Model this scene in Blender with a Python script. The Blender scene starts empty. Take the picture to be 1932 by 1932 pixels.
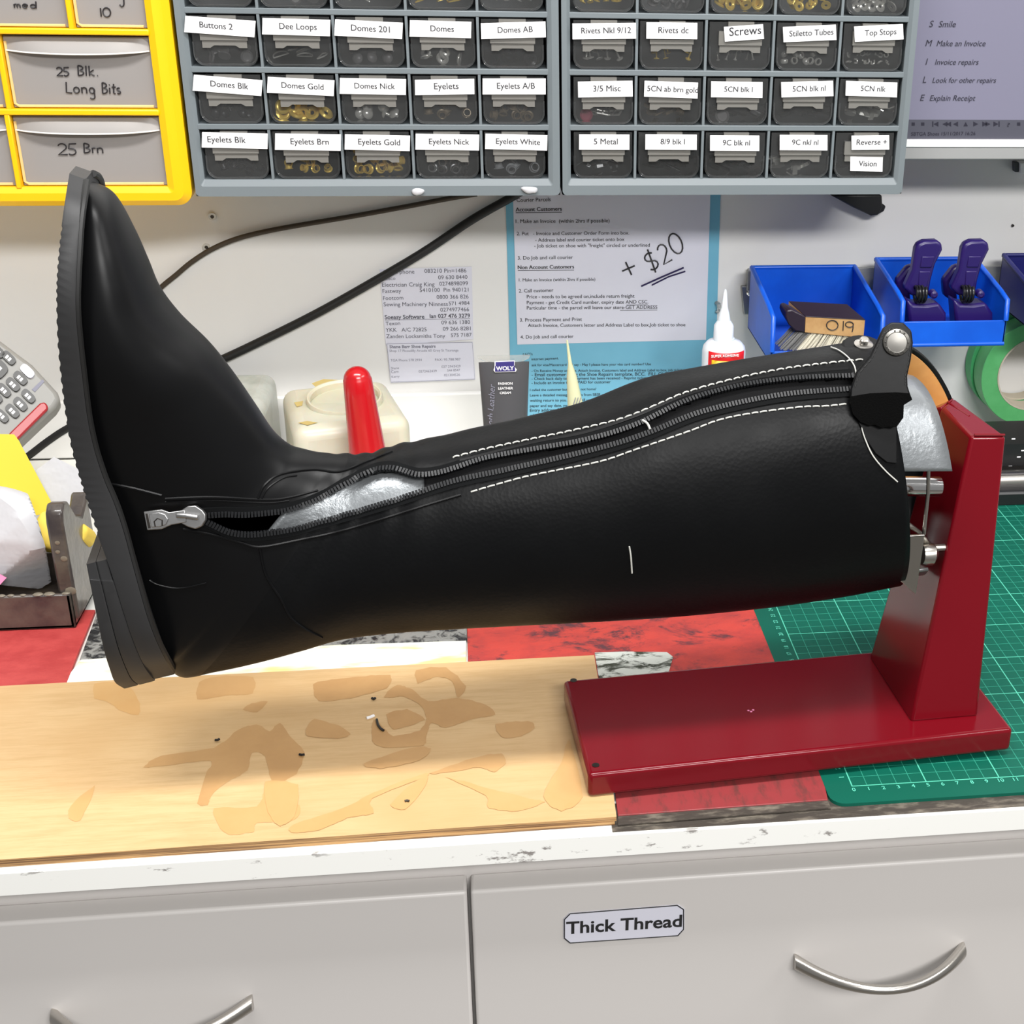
import bpy, bmesh, math, random
import numpy as np
from mathutils import Vector, Matrix
from mathutils.bvhtree import BVHTree
random.seed(7)
S = bpy.context.scene
COL = S.collection
T = 0.9                                  # height of the worktop above the floor
# ------------------------------------------------------------------ camera
F, CX, CY = 2592.85, 1255.57, 966.0
pitch, yaw, roll = .4309, .1408, .0259
cp, sp, cyw, syw = math.cos(pitch), math.sin(pitch), math.cos(yaw), math.sin(yaw)
fwd = np.array([syw*cp, cyw*cp, -sp]); rt = np.array([cyw, -syw, 0.]); up = np.cross(rt, fwd)
cr, sr = math.cos(roll), math.sin(roll)
rt, up = cr*rt+sr*up, -sr*rt+cr*up
CAM = np.array([-.2296, -.7176, .5351])
cam = bpy.data.cameras.new('camera'); co = bpy.data.objects.new('camera', cam); COL.objects.link(co)
cam.sensor_fit = 'HORIZONTAL'; cam.sensor_width = 36; cam.lens = F/1932*36
cam.shift_x = (966-CX)/1932; cam.shift_y = (CY-966)/1932
cam.clip_start = .01
co.matrix_world = Matrix(((rt[0], up[0], -fwd[0], CAM[0]), (rt[1], up[1], -fwd[1], CAM[1]), (rt[2], up[2], -fwd[2], CAM[2]+T), (0, 0, 0, 1)))
S.camera = co
# ------------------------------------------------------------------ light and exposure
W = bpy.data.worlds.new('world'); S.world = W; W.use_nodes = True
W.node_tree.nodes['Background'].inputs[0].default_value = (1, .99, .98, 1)
W.node_tree.nodes['Background'].inputs[1].default_value = .24
def area(name, loc, target, sx, sy, power, col=(1, .99, .975)):
    l = bpy.data.lights.new(name, 'AREA'); l.shape = 'RECTANGLE'; l.size = sx; l.size_y = sy; l.energy = power; l.color = col
    o = bpy.data.objects.new(name, l); COL.objects.link(o); o.location = (loc[0], loc[1], loc[2]+T)
    d = Vector(target)-Vector(loc); o.rotation_euler = d.to_track_quat('-Z', 'Y').to_euler(); return o
area('ceiling_tube_near', (-.25, -.28, 1.5), (-.25, .1, 0), 1.3, .16, 26)
area('ceiling_tube_far', (.35, -1.9, 1.5), (0, .3, .1), 1.3, .25, 44)
area('ceiling_tube_right', (1.5, -.5, 1.5), (-.2, .1, .1), 1.2, .25, 12)
S.view_settings.view_transform = 'Standard'; S.view_settings.look = 'None'
S.view_settings.exposure = 0.2; S.view_settings.gamma = 1; S.view_settings.use_curve_mapping = False

# ------------------------------------------------------------------ projection helpers (pixel of the photo -> point on a real surface)
def ray(x, y): return fwd+(x-CX)/F*rt-(y-CY)/F*up
def pz(x, y, z=0.): d = ray(x, y); return CAM+d*((z-CAM[2])/d[2])
def py(x, y, Y): d = ray(x, y); return CAM+d*((Y-CAM[1])/d[1])
def ppl(x, y, p, n):
    d = ray(x, y); n = np.array(n, float); return CAM+d*(np.dot(np.array(p)-CAM, n)/np.dot(d, n))
def proj(P):
    d = np.asarray(P)-CAM; w = d@fwd; return np.stack([CX+F*(d@rt)/w, CY-F*(d@up)/w], -1)
def lin(c): c = c/255.; return c/12.92 if c <= .04045 else ((c+.055)/1.055)**2.4
def rgb(r, g, b): return (lin(r), lin(g), lin(b), 1)

# ------------------------------------------------------------------ materials
MATS = {}
class NT:
    def __init__(s, m): s.t = m.node_tree; s.n = s.t.nodes; s.l = s.t.links; s.b = s.n['Principled BSDF']
    def new(s, k, **kw):
        n = s.n.new(k)
        for a, v in kw.items(): setattr(n, a, v)
        return n
    def link(s, a, b): s.l.new(a, b)
    def coord(s, scale=(1, 1, 1), rot=(0, 0, 0), loc=(0, 0, 0)):
        tc = s.new('ShaderNodeTexCoord'); mp = s.new('ShaderNodeMapping'); s.link(tc.outputs['Object'], mp.inputs[0])
        mp.inputs['Scale'].default_value = scale; mp.inputs['Rotation'].default_value = rot; mp.inputs['Location'].default_value = loc; return mp.outputs[0]
    def noise(s, vec, scale, detail=4, rough=.6, dist=0):
        n = s.new('ShaderNodeTexNoise'); s.link(vec, n.inputs['Vector']); n.inputs['Scale'].default_value = scale
        n.inputs['Detail'].default_value = detail; n.inputs['Roughness'].default_value = rough; n.inputs['Distortion'].default_value = dist; return n.outputs[0]
    def ramp(s, fac, a, b):
        r = s.new('ShaderNodeMapRange'); r.interpolation_type = 'SMOOTHSTEP'; s.link(fac, r.inputs[0]); r.inputs[1].default_value = a; r.inputs[2].default_value = b; return r.outputs[0]
    def mix(s, fac, a, b):
        m = s.new('ShaderNodeMix', data_type='RGBA')
        if hasattr(fac, 'links'): s.link(fac, m.inputs[0])
        else: m.inputs[0].default_value = fac
        for i, c in ((6, a), (7, b)):
            if hasattr(c, 'links'): s.link(c, m.inputs[i])
            else: m.inputs[i].default_value = c
        return m.outputs[2]
    def math(s, op, a, b=None):
        m = s.new('ShaderNodeMath', operation=op)
        for i, c in ((0, a), (1, b)):
            if c is None: continue
            if hasattr(c, 'links'): s.link(c, m.inputs[i])
            else: m.inputs[i].default_value = c
        return m.outputs[0]
    def col(s, c): s.link(c, s.b.inputs['Base Color'])
    def bump(s, h, strength=.2, dist=.001):
        b = s.new('ShaderNodeBump'); s.link(h, b.inputs['Height']); b.inputs['Strength'].default_value = strength; b.inputs['Distance'].default_value = dist
        s.link(b.outputs[0], s.b.inputs['Normal'])
def mat(name, c, rough=.5, metal=0., var=None, bump=None, trans=0., coat=0., emit=0., sss=0., spec=None, alpha=1):
    m = bpy.data.materials.new(name); m.use_nodes = True; t = NT(m); b = t.b
    b.inputs['Base Color'].default_value = c; b.inputs['Roughness'].default_value = rough; b.inputs['Metallic'].default_value = metal
    b.inputs['Transmission Weight'].default_value = trans; b.inputs['Coat Weight'].default_value = coat
    b.inputs['Alpha'].default_value = alpha
    if spec is not None: b.inputs['Specular IOR Level'].default_value = spec
    if emit: b.inputs['Emission Color'].default_value = c; b.inputs['Emission Strength'].default_value = emit
    if sss: b.inputs['Subsurface Weight'].default_value = sss; b.inputs['Subsurface Scale'].default_value = .01
    if var:
        v = t.coord(); n = t.ramp(t.noise(v, var[0], 5), .3, .7); t.col(t.mix(n, c, var[1]))
    if bump: t.bump(t.noise(t.coord(), bump[0], 3), bump[1], bump[2] if len(bump) > 2 else .0006)
    MATS[name] = m; return m
def trans_mat(name, tint, gloss=.08, rough=.12, body=.0, bodycol=(.2, .2, .2, 1)):
    m = bpy.data.materials.new(name); m.use_nodes = True; t = NT(m); out = t.n['Material Output']; t.n.remove(t.b)
    tr = t.new('ShaderNodeBsdfTransparent'); tr.inputs[0].default_value = tint
    df = t.new('ShaderNodeBsdfDiffuse'); df.inputs[0].default_value = bodycol
    gl = t.new('ShaderNodeBsdfGlossy'); gl.inputs['Roughness'].default_value = rough; gl.inputs[0].default_value = (1, 1, 1, 1)
    m1 = t.new('ShaderNodeMixShader'); m1.inputs[0].default_value = body; t.link(tr.outputs[0], m1.inputs[1]); t.link(df.outputs[0], m1.inputs[2])
    fr = t.new('ShaderNodeFresnel'); fr.inputs[0].default_value = 1.45
    m2 = t.new('ShaderNodeMixShader'); t.link(t.math('MULTIPLY', fr.outputs[0], gloss/.04), m2.inputs[0])
    t.link(m1.outputs[0], m2.inputs[1]); t.link(gl.outputs[0], m2.inputs[2]); t.link(m2.outputs[0], out.inputs[0])
    MATS[name] = m; return m
mat('wall', rgb(226, 225, 223), .7, bump=(60, .05))
mat('white_trim', rgb(228, 227, 224), .5)
mat('floor', rgb(120, 115, 108), .6, var=(8, rgb(100, 96, 90)))
mat('melamine', rgb(205, 201, 198), .38, bump=(25, .03))
mat('cab_inside', rgb(90, 90, 88), .6)
mat('steel', rgb(190, 186, 180), .28, 1.)
mat('chrome', rgb(215, 215, 215), .12, 1.)
mat('zinc', rgb(160, 160, 160), .42, 1., bump=(300, .1))
mat('dark_steel', rgb(84, 80, 76), .35, 1.)
mat('grey_plastic', rgb(112, 120, 124), .42, bump=(200, .04))
mat('dark_inside', rgb(70, 72, 74), .6)
trans_mat('smoked', (.88, .885, .89, 1), .05, .1, .075, rgb(140, 141, 140))
trans_mat('smoked_pull', (.6, .6, .6, 1), .05, .2, .72, rgb(136, 134, 129))
trans_mat('clear_plastic', (.93, .94, .94, 1), .05, .1, .25, rgb(210, 210, 205))
mat('paper', rgb(240, 239, 240), .7)
mat('paper_cool', rgb(214, 214, 226), .7)
mat('paper_blue', rgb(118, 182, 206), .4, var=(7, rgb(108, 174, 200)))
mat('ink', rgb(30, 30, 32), .6)
mat('ink_grey', rgb(50, 50, 54), .6)
mat('ink_mid', rgb(80, 80, 90), .7)
mat('ink_pale', rgb(128, 128, 142), .7)
mat('marker', rgb(38, 36, 40), .5)
mat('marker_blue', rgb(34, 24, 74), .4)
mat('yellow_plastic', rgb(244, 188, 8), .35)
mat('frosted', rgb(142, 138, 136), .45, spec=.4)
mat('frosted_lip', rgb(142, 138, 135), .4)
mat('pewter', rgb(112, 110, 106), .38, .8)
mat('lip_white', rgb(232, 230, 226), .35)
mat('frosted_edge', rgb(222, 190, 130), .45)
mat('gold', rgb(250, 216, 104), .25, .3)
mat('nickel', rgb(222, 220, 212), .22, .5)
mat('antique', rgb(132, 116, 92), .35, .3)
mat('black_metal', rgb(28, 28, 30), .3, .3)
mat('grey_bits', rgb(110, 108, 108), .4, .2)
mat('white_bits', rgb(150, 152, 154), .45)
mat('pink_bits', rgb(150, 60, 80), .5)
mat('screen', rgb(112, 110, 128), .35, emit=.25)
mat('screen_dark', rgb(72, 72, 82), .35, emit=.25)
mat('screen_ink', rgb(30, 28, 44), .5)
mat('monitor_white', rgb(232, 232, 232), .35)
mat('monitor_grey', rgb(150, 150, 150), .4)
mat('black_plastic', rgb(22, 22, 24), .42)
mat('black_rubber', rgb(20, 20, 20), .55)
mat('brown_cable', rgb(62, 52, 40), .6)
mat('red_gloss', rgb(106, 9, 21), .18, spec=.3, bump=(140, .03))
mat('red_cone', rgb(182, 18, 26), .24, coat=.3)
mat('blue_bin', rgb(14, 94, 216), .33, var=(14, rgb(10, 80, 196)))
mat('navy_bin', rgb(22, 24, 92), .38)
mat('purple', rgb(34, 17, 86), .35)
mat('green_tape', rgb(70, 168, 104), .5)
mat('green_tape_side', rgb(98, 186, 116), .45, var=(60, rgb(88, 176, 106)))
mat('tape_core', rgb(200, 190, 170), .7)
mat('brush_wood', rgb(190, 150, 100), .55, var=(60, rgb(170, 128, 80)))
mat('brush_dark', rgb(36, 24, 40), .4)
mat('bristle', rgb(206, 200, 180), .8)
mat('bristle_grey', rgb(110, 110, 108), .8)
mat('bottle_white', rgb(226, 230, 236), .3, sss=.2)
mat('label_red', rgb(206, 24, 30), .4)
mat('label_yellow', rgb(238, 190, 40), .4)
mat('tube_dark', rgb(74, 74, 77), .35)
mat('logo_blue', rgb(56, 50, 120), .4)
mat('pale_tube', rgb(206, 208, 170), .35, sss=.2)
mat('jug', rgb(206, 203, 186), .35, sss=.3, var=(9, rgb(196, 188, 160)))
mat('jug_stain', rgb(196, 172, 104), .5)
mat('jug_grey', rgb(186, 188, 180), .4, sss=.2, var=(20, rgb(150, 152, 142)))
mat('note_yellow', rgb(214, 192, 38), .6)
mat('foam_yellow', rgb(236, 206, 84), .7, bump=(120, .3))
mat('crumpled', rgb(196, 196, 200), .65, bump=(40, .5, .003))
mat('pink_paper', rgb(224, 130, 170), .6)
mat('phone_grey', rgb(136, 135, 131), .45, bump=(300, .05))
mat('key_dark', rgb(44, 44, 42), .4)
mat('phone_red', rgb(160, 40, 46), .35)
mat('tan_lining', rgb(206, 150, 84), .5, var=(30, rgb(186, 128, 66)), bump=(90, .3))
mat('thread', rgb(190, 190, 184), .7)
mat('zip_teeth', rgb(28, 29, 31), .42, 0., spec=.3)
mat('zip_tape', rgb(12, 13, 14), .8, spec=.1)
mat('patch_white', rgb(236, 238, 222), .5)
mat('stain_tan', rgb(184, 142, 92), .45, var=(20, rgb(196, 154, 102)))
mat('stain_orange', rgb(200, 156, 100), .45, var=(16, rgb(204, 164, 110)))
mat('stain_pale', rgb(226, 190, 132), .5)
mat('dirt', rgb(40, 36, 32), .6)
mat('dark_cast', rgb(52, 46, 48), .3, var=(30, rgb(92, 84, 76)), bump=(60, .4, .002), coat=.3)
mat('glue', rgb(120, 112, 98), .5, bump=(80, .5))
mat('glove', rgb(206, 200, 190), .6)
def custom():
    m = mat('leather', (.003, .0032, .0036, 1), .40, spec=.14); t = NT(m); v = t.coord()
    vo = t.new('ShaderNodeTexVoronoi'); t.link(v, vo.inputs['Vector']); vo.inputs['Scale'].default_value = 420
    n = t.noise(v, 60, 4); h = t.math('ADD', t.math('MULTIPLY', vo.outputs[0], .6), n); t.bump(h, .22, .0005)
    r = t.ramp(t.noise(v, 14, 4), .3, .7); rr = t.new('ShaderNodeMapRange'); t.link(r, rr.inputs[0]); rr.inputs[3].default_value = .36; rr.inputs[4].default_value = .48; t.link(rr.outputs[0], t.b.inputs['Roughness'])
    m = mat('leather_smooth', (.003, .0031, .0035, 1), .38, spec=.2); t = NT(m); t.bump(t.noise(t.coord(), 90, 4), .08, .0005)
    m = mat('suede', (.002, .002, .002, 1), .95, spec=.05); t = NT(m); t.bump(t.noise(t.coord(), 900, 3), .5, .001)
    m = mat('sole_rubber', (.026, .026, .027, 1), .5, spec=.35); t = NT(m); t.bump(t.noise(t.coord(), 200, 4), .15, .0005)
    m = mat('gusset', (.005, .005, .0055, 1), .8, spec=.12); t = NT(m); w = t.new('ShaderNodeTexChecker'); t.link(t.coord(rot=(.4, .3, .7)), w.inputs[0]); w.inputs['Scale'].default_value = 900; t.bump(w.outputs[1], .8, .001)
    m = mat('silver_paint', rgb(146, 150, 153), .34, .6); t = NT(m); t.bump(t.noise(t.coord(), 260, 4), .35, .001)
    # plywood work board
    m = mat('plywood', rgb(226, 190, 132), .45); t = NT(m)
    g = t.noise(t.coord((6, 60, 60), (0, 0, -.05)), 4, 6, .7); g2 = t.noise(t.coord(), 6, 4)
    c = t.mix(t.ramp(g, .35, .75), rgb(212, 179, 132), rgb(198, 162, 114)); c = t.mix(t.ramp(g2, .4, .75), c, rgb(202, 164, 114))
    sc = t.ramp(t.noise(t.coord((30, 260, 200), (0, 0, -.05)), 3, 5, .8), .66, .78); wear = t.ramp(t.noise(t.coord((1, 1, 1), (0, 0, 0), (.3, .2, 0)), 7, 2), .54, .7)
    c = t.mix(t.math('MULTIPLY', t.math('MULTIPLY', sc, wear), .75), c, rgb(120, 96, 72)); t.col(c); t.bump(g, .1, .0004)
    m = mat('ply_edge', rgb(172, 132, 84), .6); t = NT(m); t.col(t.mix(t.ramp(t.noise(t.coord((4, 4, 400)), 2, 4), .4, .6), rgb(192, 150, 98), rgb(112, 80, 50)))
    # scuffed red pads
    for nm, c1, c2, c3 in (('red_pad', rgb(196, 66, 56), rgb(172, 58, 54), rgb(86, 46, 52)), ('red_pad_left', rgb(188, 70, 68), rgb(172, 56, 56), rgb(130, 50, 52))):
        m = mat(nm, c1, .5); t = NT(m); v = t.coord((1, 1.6, 1))
        c = t.mix(t.ramp(t.noise(v, 26, 6, .7), .4, .65), c1, c2); c = t.mix(t.ramp(t.noise(v, 17, 6, .75, .4), .5 if nm == 'red_pad' else .66, .62 if nm == 'red_pad' else .8), c, c3); t.col(c); t.bump(t.noise(v, 90, 5), .4, .001)
    m = mat('red_worn', rgb(160, 62, 62), .45); t = NT(m); v = t.coord((3, 1, 1))
    c = t.mix(t.ramp(t.noise(v, 40, 6, .7), .45, .7), rgb(142, 54, 56), rgb(104, 54, 52)); t.col(c)
    m = mat('worn_dark', rgb(70, 62, 56), .6); t = NT(m); v = t.coord((1, 3, 1)); t.col(t.mix(t.ramp(t.noise(v, 50, 5), .45, .7), rgb(64, 58, 52), rgb(120, 112, 100))); t.bump(t.noise(v, 120, 4), .4, .001)
    m = mat('pitted', rgb(96, 96, 96), .5); t = NT(m); v = t.coord(); n = t.noise(v, 120, 5, .6, .6); t.col(t.mix(t.ramp(n, .38, .56), rgb(26, 28, 32), rgb(142, 142, 138))); t.bump(n, 1., .003)
    m = mat('white_slab', rgb(244, 243, 226), .4); t = NT(m); v = t.coord((1, 4, 1)); c = t.mix(t.ramp(t.noise(v, 11, 4), .52, .66), rgb(246, 246, 234), rgb(236, 226, 150)); c = t.mix(t.ramp(t.noise(t.coord(), 60, 4), .7, .78), c, rgb(120, 112, 70)); t.col(c)
    m = mat('patch_dirty', rgb(200, 205, 195), .5); t = NT(m); v = t.coord((1, 2.2, 1)); n = t.noise(v, 45, 6, .7, .5); t.col(t.mix(t.ramp(n, .48, .6), rgb(208, 212, 204), rgb(52, 56, 40)))
    # worktop edge with ink marks
    m = mat('edge_white', rgb(238, 238, 234), .4); t = NT(m); a = t.ramp(t.noise(t.coord((.55, 1, 1.3)), 70, 5, .7), .6, .68); b = t.ramp(t.noise(t.coord(loc=(.4, 0, 0)), 9, 2), .36, .52)
    t.col(t.mix(t.math('MULTIPLY', t.math('MULTIPLY', a, b), .8), rgb(240, 240, 236), rgb(92, 80, 76)))
    m = mat('worktop_white', rgb(226, 226, 220), .45)
    # cutting mat : 1 cm grid, bold every 5 cm (object origin = the mat's zero corner)
    m = mat('mat_green', rgb(0, 104, 84), .5, spec=.3); t = NT(m); tc = t.new('ShaderNodeTexCoord'); sx = t.new('ShaderNodeSeparateXYZ'); t.link(tc.outputs['Object'], sx.inputs[0])
    def lines(per, w):
        o = None
        for k in (0, 1):
            f = t.math('FRACT', t.math('ADD', t.math('DIVIDE', sx.outputs[k], per), .5)); d = t.math('ABSOLUTE', t.math('SUBTRACT', f, .5)); l = t.math('LESS_THAN', d, w/per)
            o = l if o is None else t.math('MAXIMUM', o, l)
        return o
    ins = t.math('MULTIPLY', t.math('GREATER_THAN', sx.outputs[0], -.0004), t.math('GREATER_THAN', sx.outputs[1], -.0004))
    n = t.noise(t.coord(), 5, 3); base = t.mix(n, rgb(0, 82, 66), rgb(4, 94, 76))
    c = t.mix(t.math('MULTIPLY', t.math('MULTIPLY', lines(.01, .00022), ins), .5), base, rgb(70, 180, 152)); c = t.mix(t.math('MULTIPLY', t.math('MULTIPLY', lines(.05, .0004), ins), .8), c, rgb(96, 204, 174)); t.col(c)
custom()
mat('mat_print', rgb(96, 204, 176), .5)

# ------------------------------------------------------------------ mesh builder
class MB:
    def __init__(s): s.v = []; s.f = []; s.m = []
    def add(s, V, Fs, mi=0):
        o = len(s.v); s.v += [tuple(map(float, p)) for p in V]; s.f += [tuple(i+o for i in f) for f in Fs]; s.m += [mi]*len(Fs); return s
    def box(s, x0, x1, y0, y1, z0, z1, mi=0):
        V = [(x, y, z) for z in (z0, z1) for y in (y0, y1) for x in (x0, x1)]
        return s.add(V, [(0, 2, 3, 1), (4, 5, 7, 6), (0, 1, 5, 4), (2, 6, 7, 3), (0, 4, 6, 2), (1, 3, 7, 5)], mi)
    def hexa(s, b, t, mi=0): return s.prism2(b, t, mi)
    def prism2(s, A, B, mi=0):
        n = len(A); return s.add(list(A)+list(B), [tuple(range(n))[::-1], tuple(range(n, 2*n))]+[(i, (i+1) % n, n+(i+1) % n, n+i) for i in range(n)], mi)
    def prism(s, P, d, mi=0):
        P = [np.array(p, float) for p in P]; return s.prism2(P, [p+np.array(d, float) for p in P], mi)
    def poly(s, P, mi=0): return s.add(P, [tuple(range(len(P)))], mi)
    def tube(s, P, r, n=10, mi=0, caps=True, flat=None):
        P = [np.array(p, float) for p in P]; R = r if hasattr(r, '__len__') else [r]*len(P); V = []; prev = None
        for i, p in enumerate(P):
            t = P[min(i+1, len(P)-1)]-P[max(i-1, 0)]; t = t/(np.linalg.norm(t)+1e-12)
            a = prev if prev is not None else (np.array([0, 0, 1.]) if abs(t[2]) < .9 else np.array([1., 0, 0]))
            a = a-t*np.dot(a, t); a /= np.linalg.norm(a); b = np.cross(t, a); prev = a
            for k in range(n):
                q = 2*math.pi*k/n; V.append(p+R[i]*(math.cos(q)*a*(flat or 1)+math.sin(q)*b))
        Fs = [(i*n+k, i*n+(k+1) % n, (i+1)*n+(k+1) % n, (i+1)*n+k) for i in range(len(P)-1) for k in range(n)]
        if caps: Fs += [tuple(range(n))[::-1], tuple(range((len(P)-1)*n, len(P)*n))]
        return s.add(V, Fs, mi)
    def lathe(s, prof, o=(0, 0, 0), ax=(0, 0, 1), n=24, mi=0, closed=False):
        ax = np.array(ax, float); ax /= np.linalg.norm(ax); a = np.array([1., 0, 0]) if abs(ax[0]) < .9 else np.array([0, 1., 0]); a -= ax*np.dot(a, ax); a /= np.linalg.norm(a); b = np.cross(ax, a); o = np.array(o, float); V = []
        for r, h in prof:
            for k in range(n):
                q = 2*math.pi*k/n; V.append(o+ax*h+r*(math.cos(q)*a+math.sin(q)*b))
        m = len(prof); Fs = [(i*n+k, i*n+(k+1) % n, ((i+1) % m)*n+(k+1) % n, ((i+1) % m)*n+k) for i in range(m if closed else m-1) for k in range(n)]
        if not closed: Fs += [tuple(range(n))[::-1], tuple(range((m-1)*n, m*n))]
        return s.add(V, Fs, mi)
    def grid(s, G, mi=0, cu=False, cv=False):
        a, b = len(G), len(G[0]); V = [p for r in G for p in r]
        Fs = [(i*b+j, i*b+(j+1) % b, ((i+1) % a)*b+(j+1) % b, ((i+1) % a)*b+j) for i in range(a if cu else a-1) for j in range(b if cv else b-1)]
        return s.add(V, Fs, mi)
    def ball(s, c, r, mi=0, n=10, sc=(1, 1, 1)):
        c = np.array(c, float); G = [[c+np.array([r*sc[0]*math.sin(a)*math.cos(b), r*sc[1]*math.sin(a)*math.sin(b), r*sc[2]*math.cos(a)]) for b in np.linspace(0, 2*math.pi, 2*n, endpoint=False)] for a in np.linspace(.02, math.pi-.02, n)]
        return s.grid(G, mi, cv=True)
ORG = {}
def obj(name, mb, mats, parent=None, bevel=0, seg=2, org=None, angle=.6, smooth=True, subsurf=0, solid=0, fix=True):
    mats = mats if isinstance(mats, (list, tuple)) else [mats]
    V = np.array(mb.v)
    if parent is not None: o0 = np.array(ORG[parent.name])
    elif org is not None: o0 = np.array(org, float)
    else: o0 = np.array([(V[:, 0].min()+V[:, 0].max())/2, (V[:, 1].min()+V[:, 1].max())/2, V[:, 2].min()])
    me = bpy.data.meshes.new(name); me.from_pydata([tuple(p) for p in V-o0], [], mb.f)
    for k in mats: me.materials.append(MATS[k] if isinstance(k, str) else k)
    me.polygons.foreach_set('material_index', mb.m)
    if fix:
        bm = bmesh.new(); bm.from_mesh(me); bmesh.ops.recalc_face_normals(bm, faces=bm.faces[:]); bm.to_mesh(me); bm.free()
    if smooth: me.shade_smooth(); me.set_sharp_from_angle(angle=angle)
    me.update()
    o = bpy.data.objects.new(name, me); COL.objects.link(o)
    if parent is None: o.location = (o0[0], o0[1], o0[2]+T)
    else: o.parent = parent
    ORG[o.name] = o0
    if solid:
        m = o.modifiers.new('thickness', 'SOLIDIFY'); m.thickness = solid; m.offset = -1
    if bevel:
        m = o.modifiers.new('bevel', 'BEVEL'); m.width = bevel; m.segments = seg; m.limit_method = 'ANGLE'; m.angle_limit = .6; m.harden_normals = False
    if subsurf:
        m = o.modifiers.new('subsurf', 'SUBSURF'); m.levels = subsurf; m.render_levels = subsurf
    return o
def tag(o, label, cat, group=None, kind=None):
    if label: o['label'] = label
    if cat: o['category'] = cat
    if group: o['group'] = group
    if kind: o['kind'] = kind
    return o
def thing(name, label, cat, base, group=None):
    o = bpy.data.objects.new(name, None); COL.objects.link(o); o.empty_display_size = .02
    o.location = (base[0], base[1], base[2]+T); ORG[o.name] = np.array(base, float); return tag(o, label, cat, group)
def struct(name, mb, m, **k): o = obj(name, mb, m, **k); o['kind'] = 'structure'; return o
# ---- lettering
TX = {}
def txt(s, bold=0., shear=0.):
    key = (s, bold, shear)
    if key not in TX:
        c = bpy.data.curves.new('lettering', 'FONT'); c.body = s; c.size = 1; c.offset = bold; c.shear = shear; c.resolution_u = 3
        o = bpy.data.objects.new('lettering', c); COL.objects.link(o); bpy.context.view_layer.update()
        me = bpy.data.meshes.new_from_object(o.evaluated_get(bpy.context.evaluated_depsgraph_get()))
        V = np.array([v.co[:2] for v in me.vertices]) if len(me.vertices) else np.zeros((1, 2)); Fs = [tuple(p.vertices) for p in me.polygons]
        bpy.data.objects.remove(o); bpy.data.curves.remove(c); bpy.data.meshes.remove(me)
        V[:, 0] -= V[:, 0].min(); TX[key] = (V, Fs, V[:, 0].max())
    return TX[key]
def put_text(mb, s, p0, p1, n, mi=1, bold=0., shear=0., h=None, lift=.0003, upv=None, fat=0.):
    """lettering whose baseline runs from p0 to p1 on a surface with outward normal n"""
    V, Fs, w = txt(s, bold, shear); p0 = np.array(p0, float); p1 = np.array(p1, float); u = p1-p0; L = np.linalg.norm(u); u /= L
    n = np.array(n, float); n /= np.linalg.norm(n); v = np.cross(n, u) if upv is None else np.array(upv)
    k = L/w; kh = k if h is None else h
    for q, dx in enumerate((-fat, fat) if fat else (0,)): mb.add([p0+u*(x+dx)*k+v*(y+(dx if q else -dx)*.4)*kh+n*(lift+q*.00003) for x, y in V], Fs, mi)
NF = np.array([0, -1., 0])           # facing the camera side
def wtext(mb, s, a, b, Y, **k): put_text(mb, s, py(a[0], a[1], Y), py(b[0], b[1], Y), NF, **k)
def ctext(mb, s, c, u, n, h, mi=1, **k):
    w = txt(s, k.get('bold', 0.), k.get('shear', 0.))[2]*h; u = np.array(u, float); u /= np.linalg.norm(u); put_text(mb, s, np.array(c)-u*w/2, np.array(c)+u*w/2, n, mi, **k)
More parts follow.
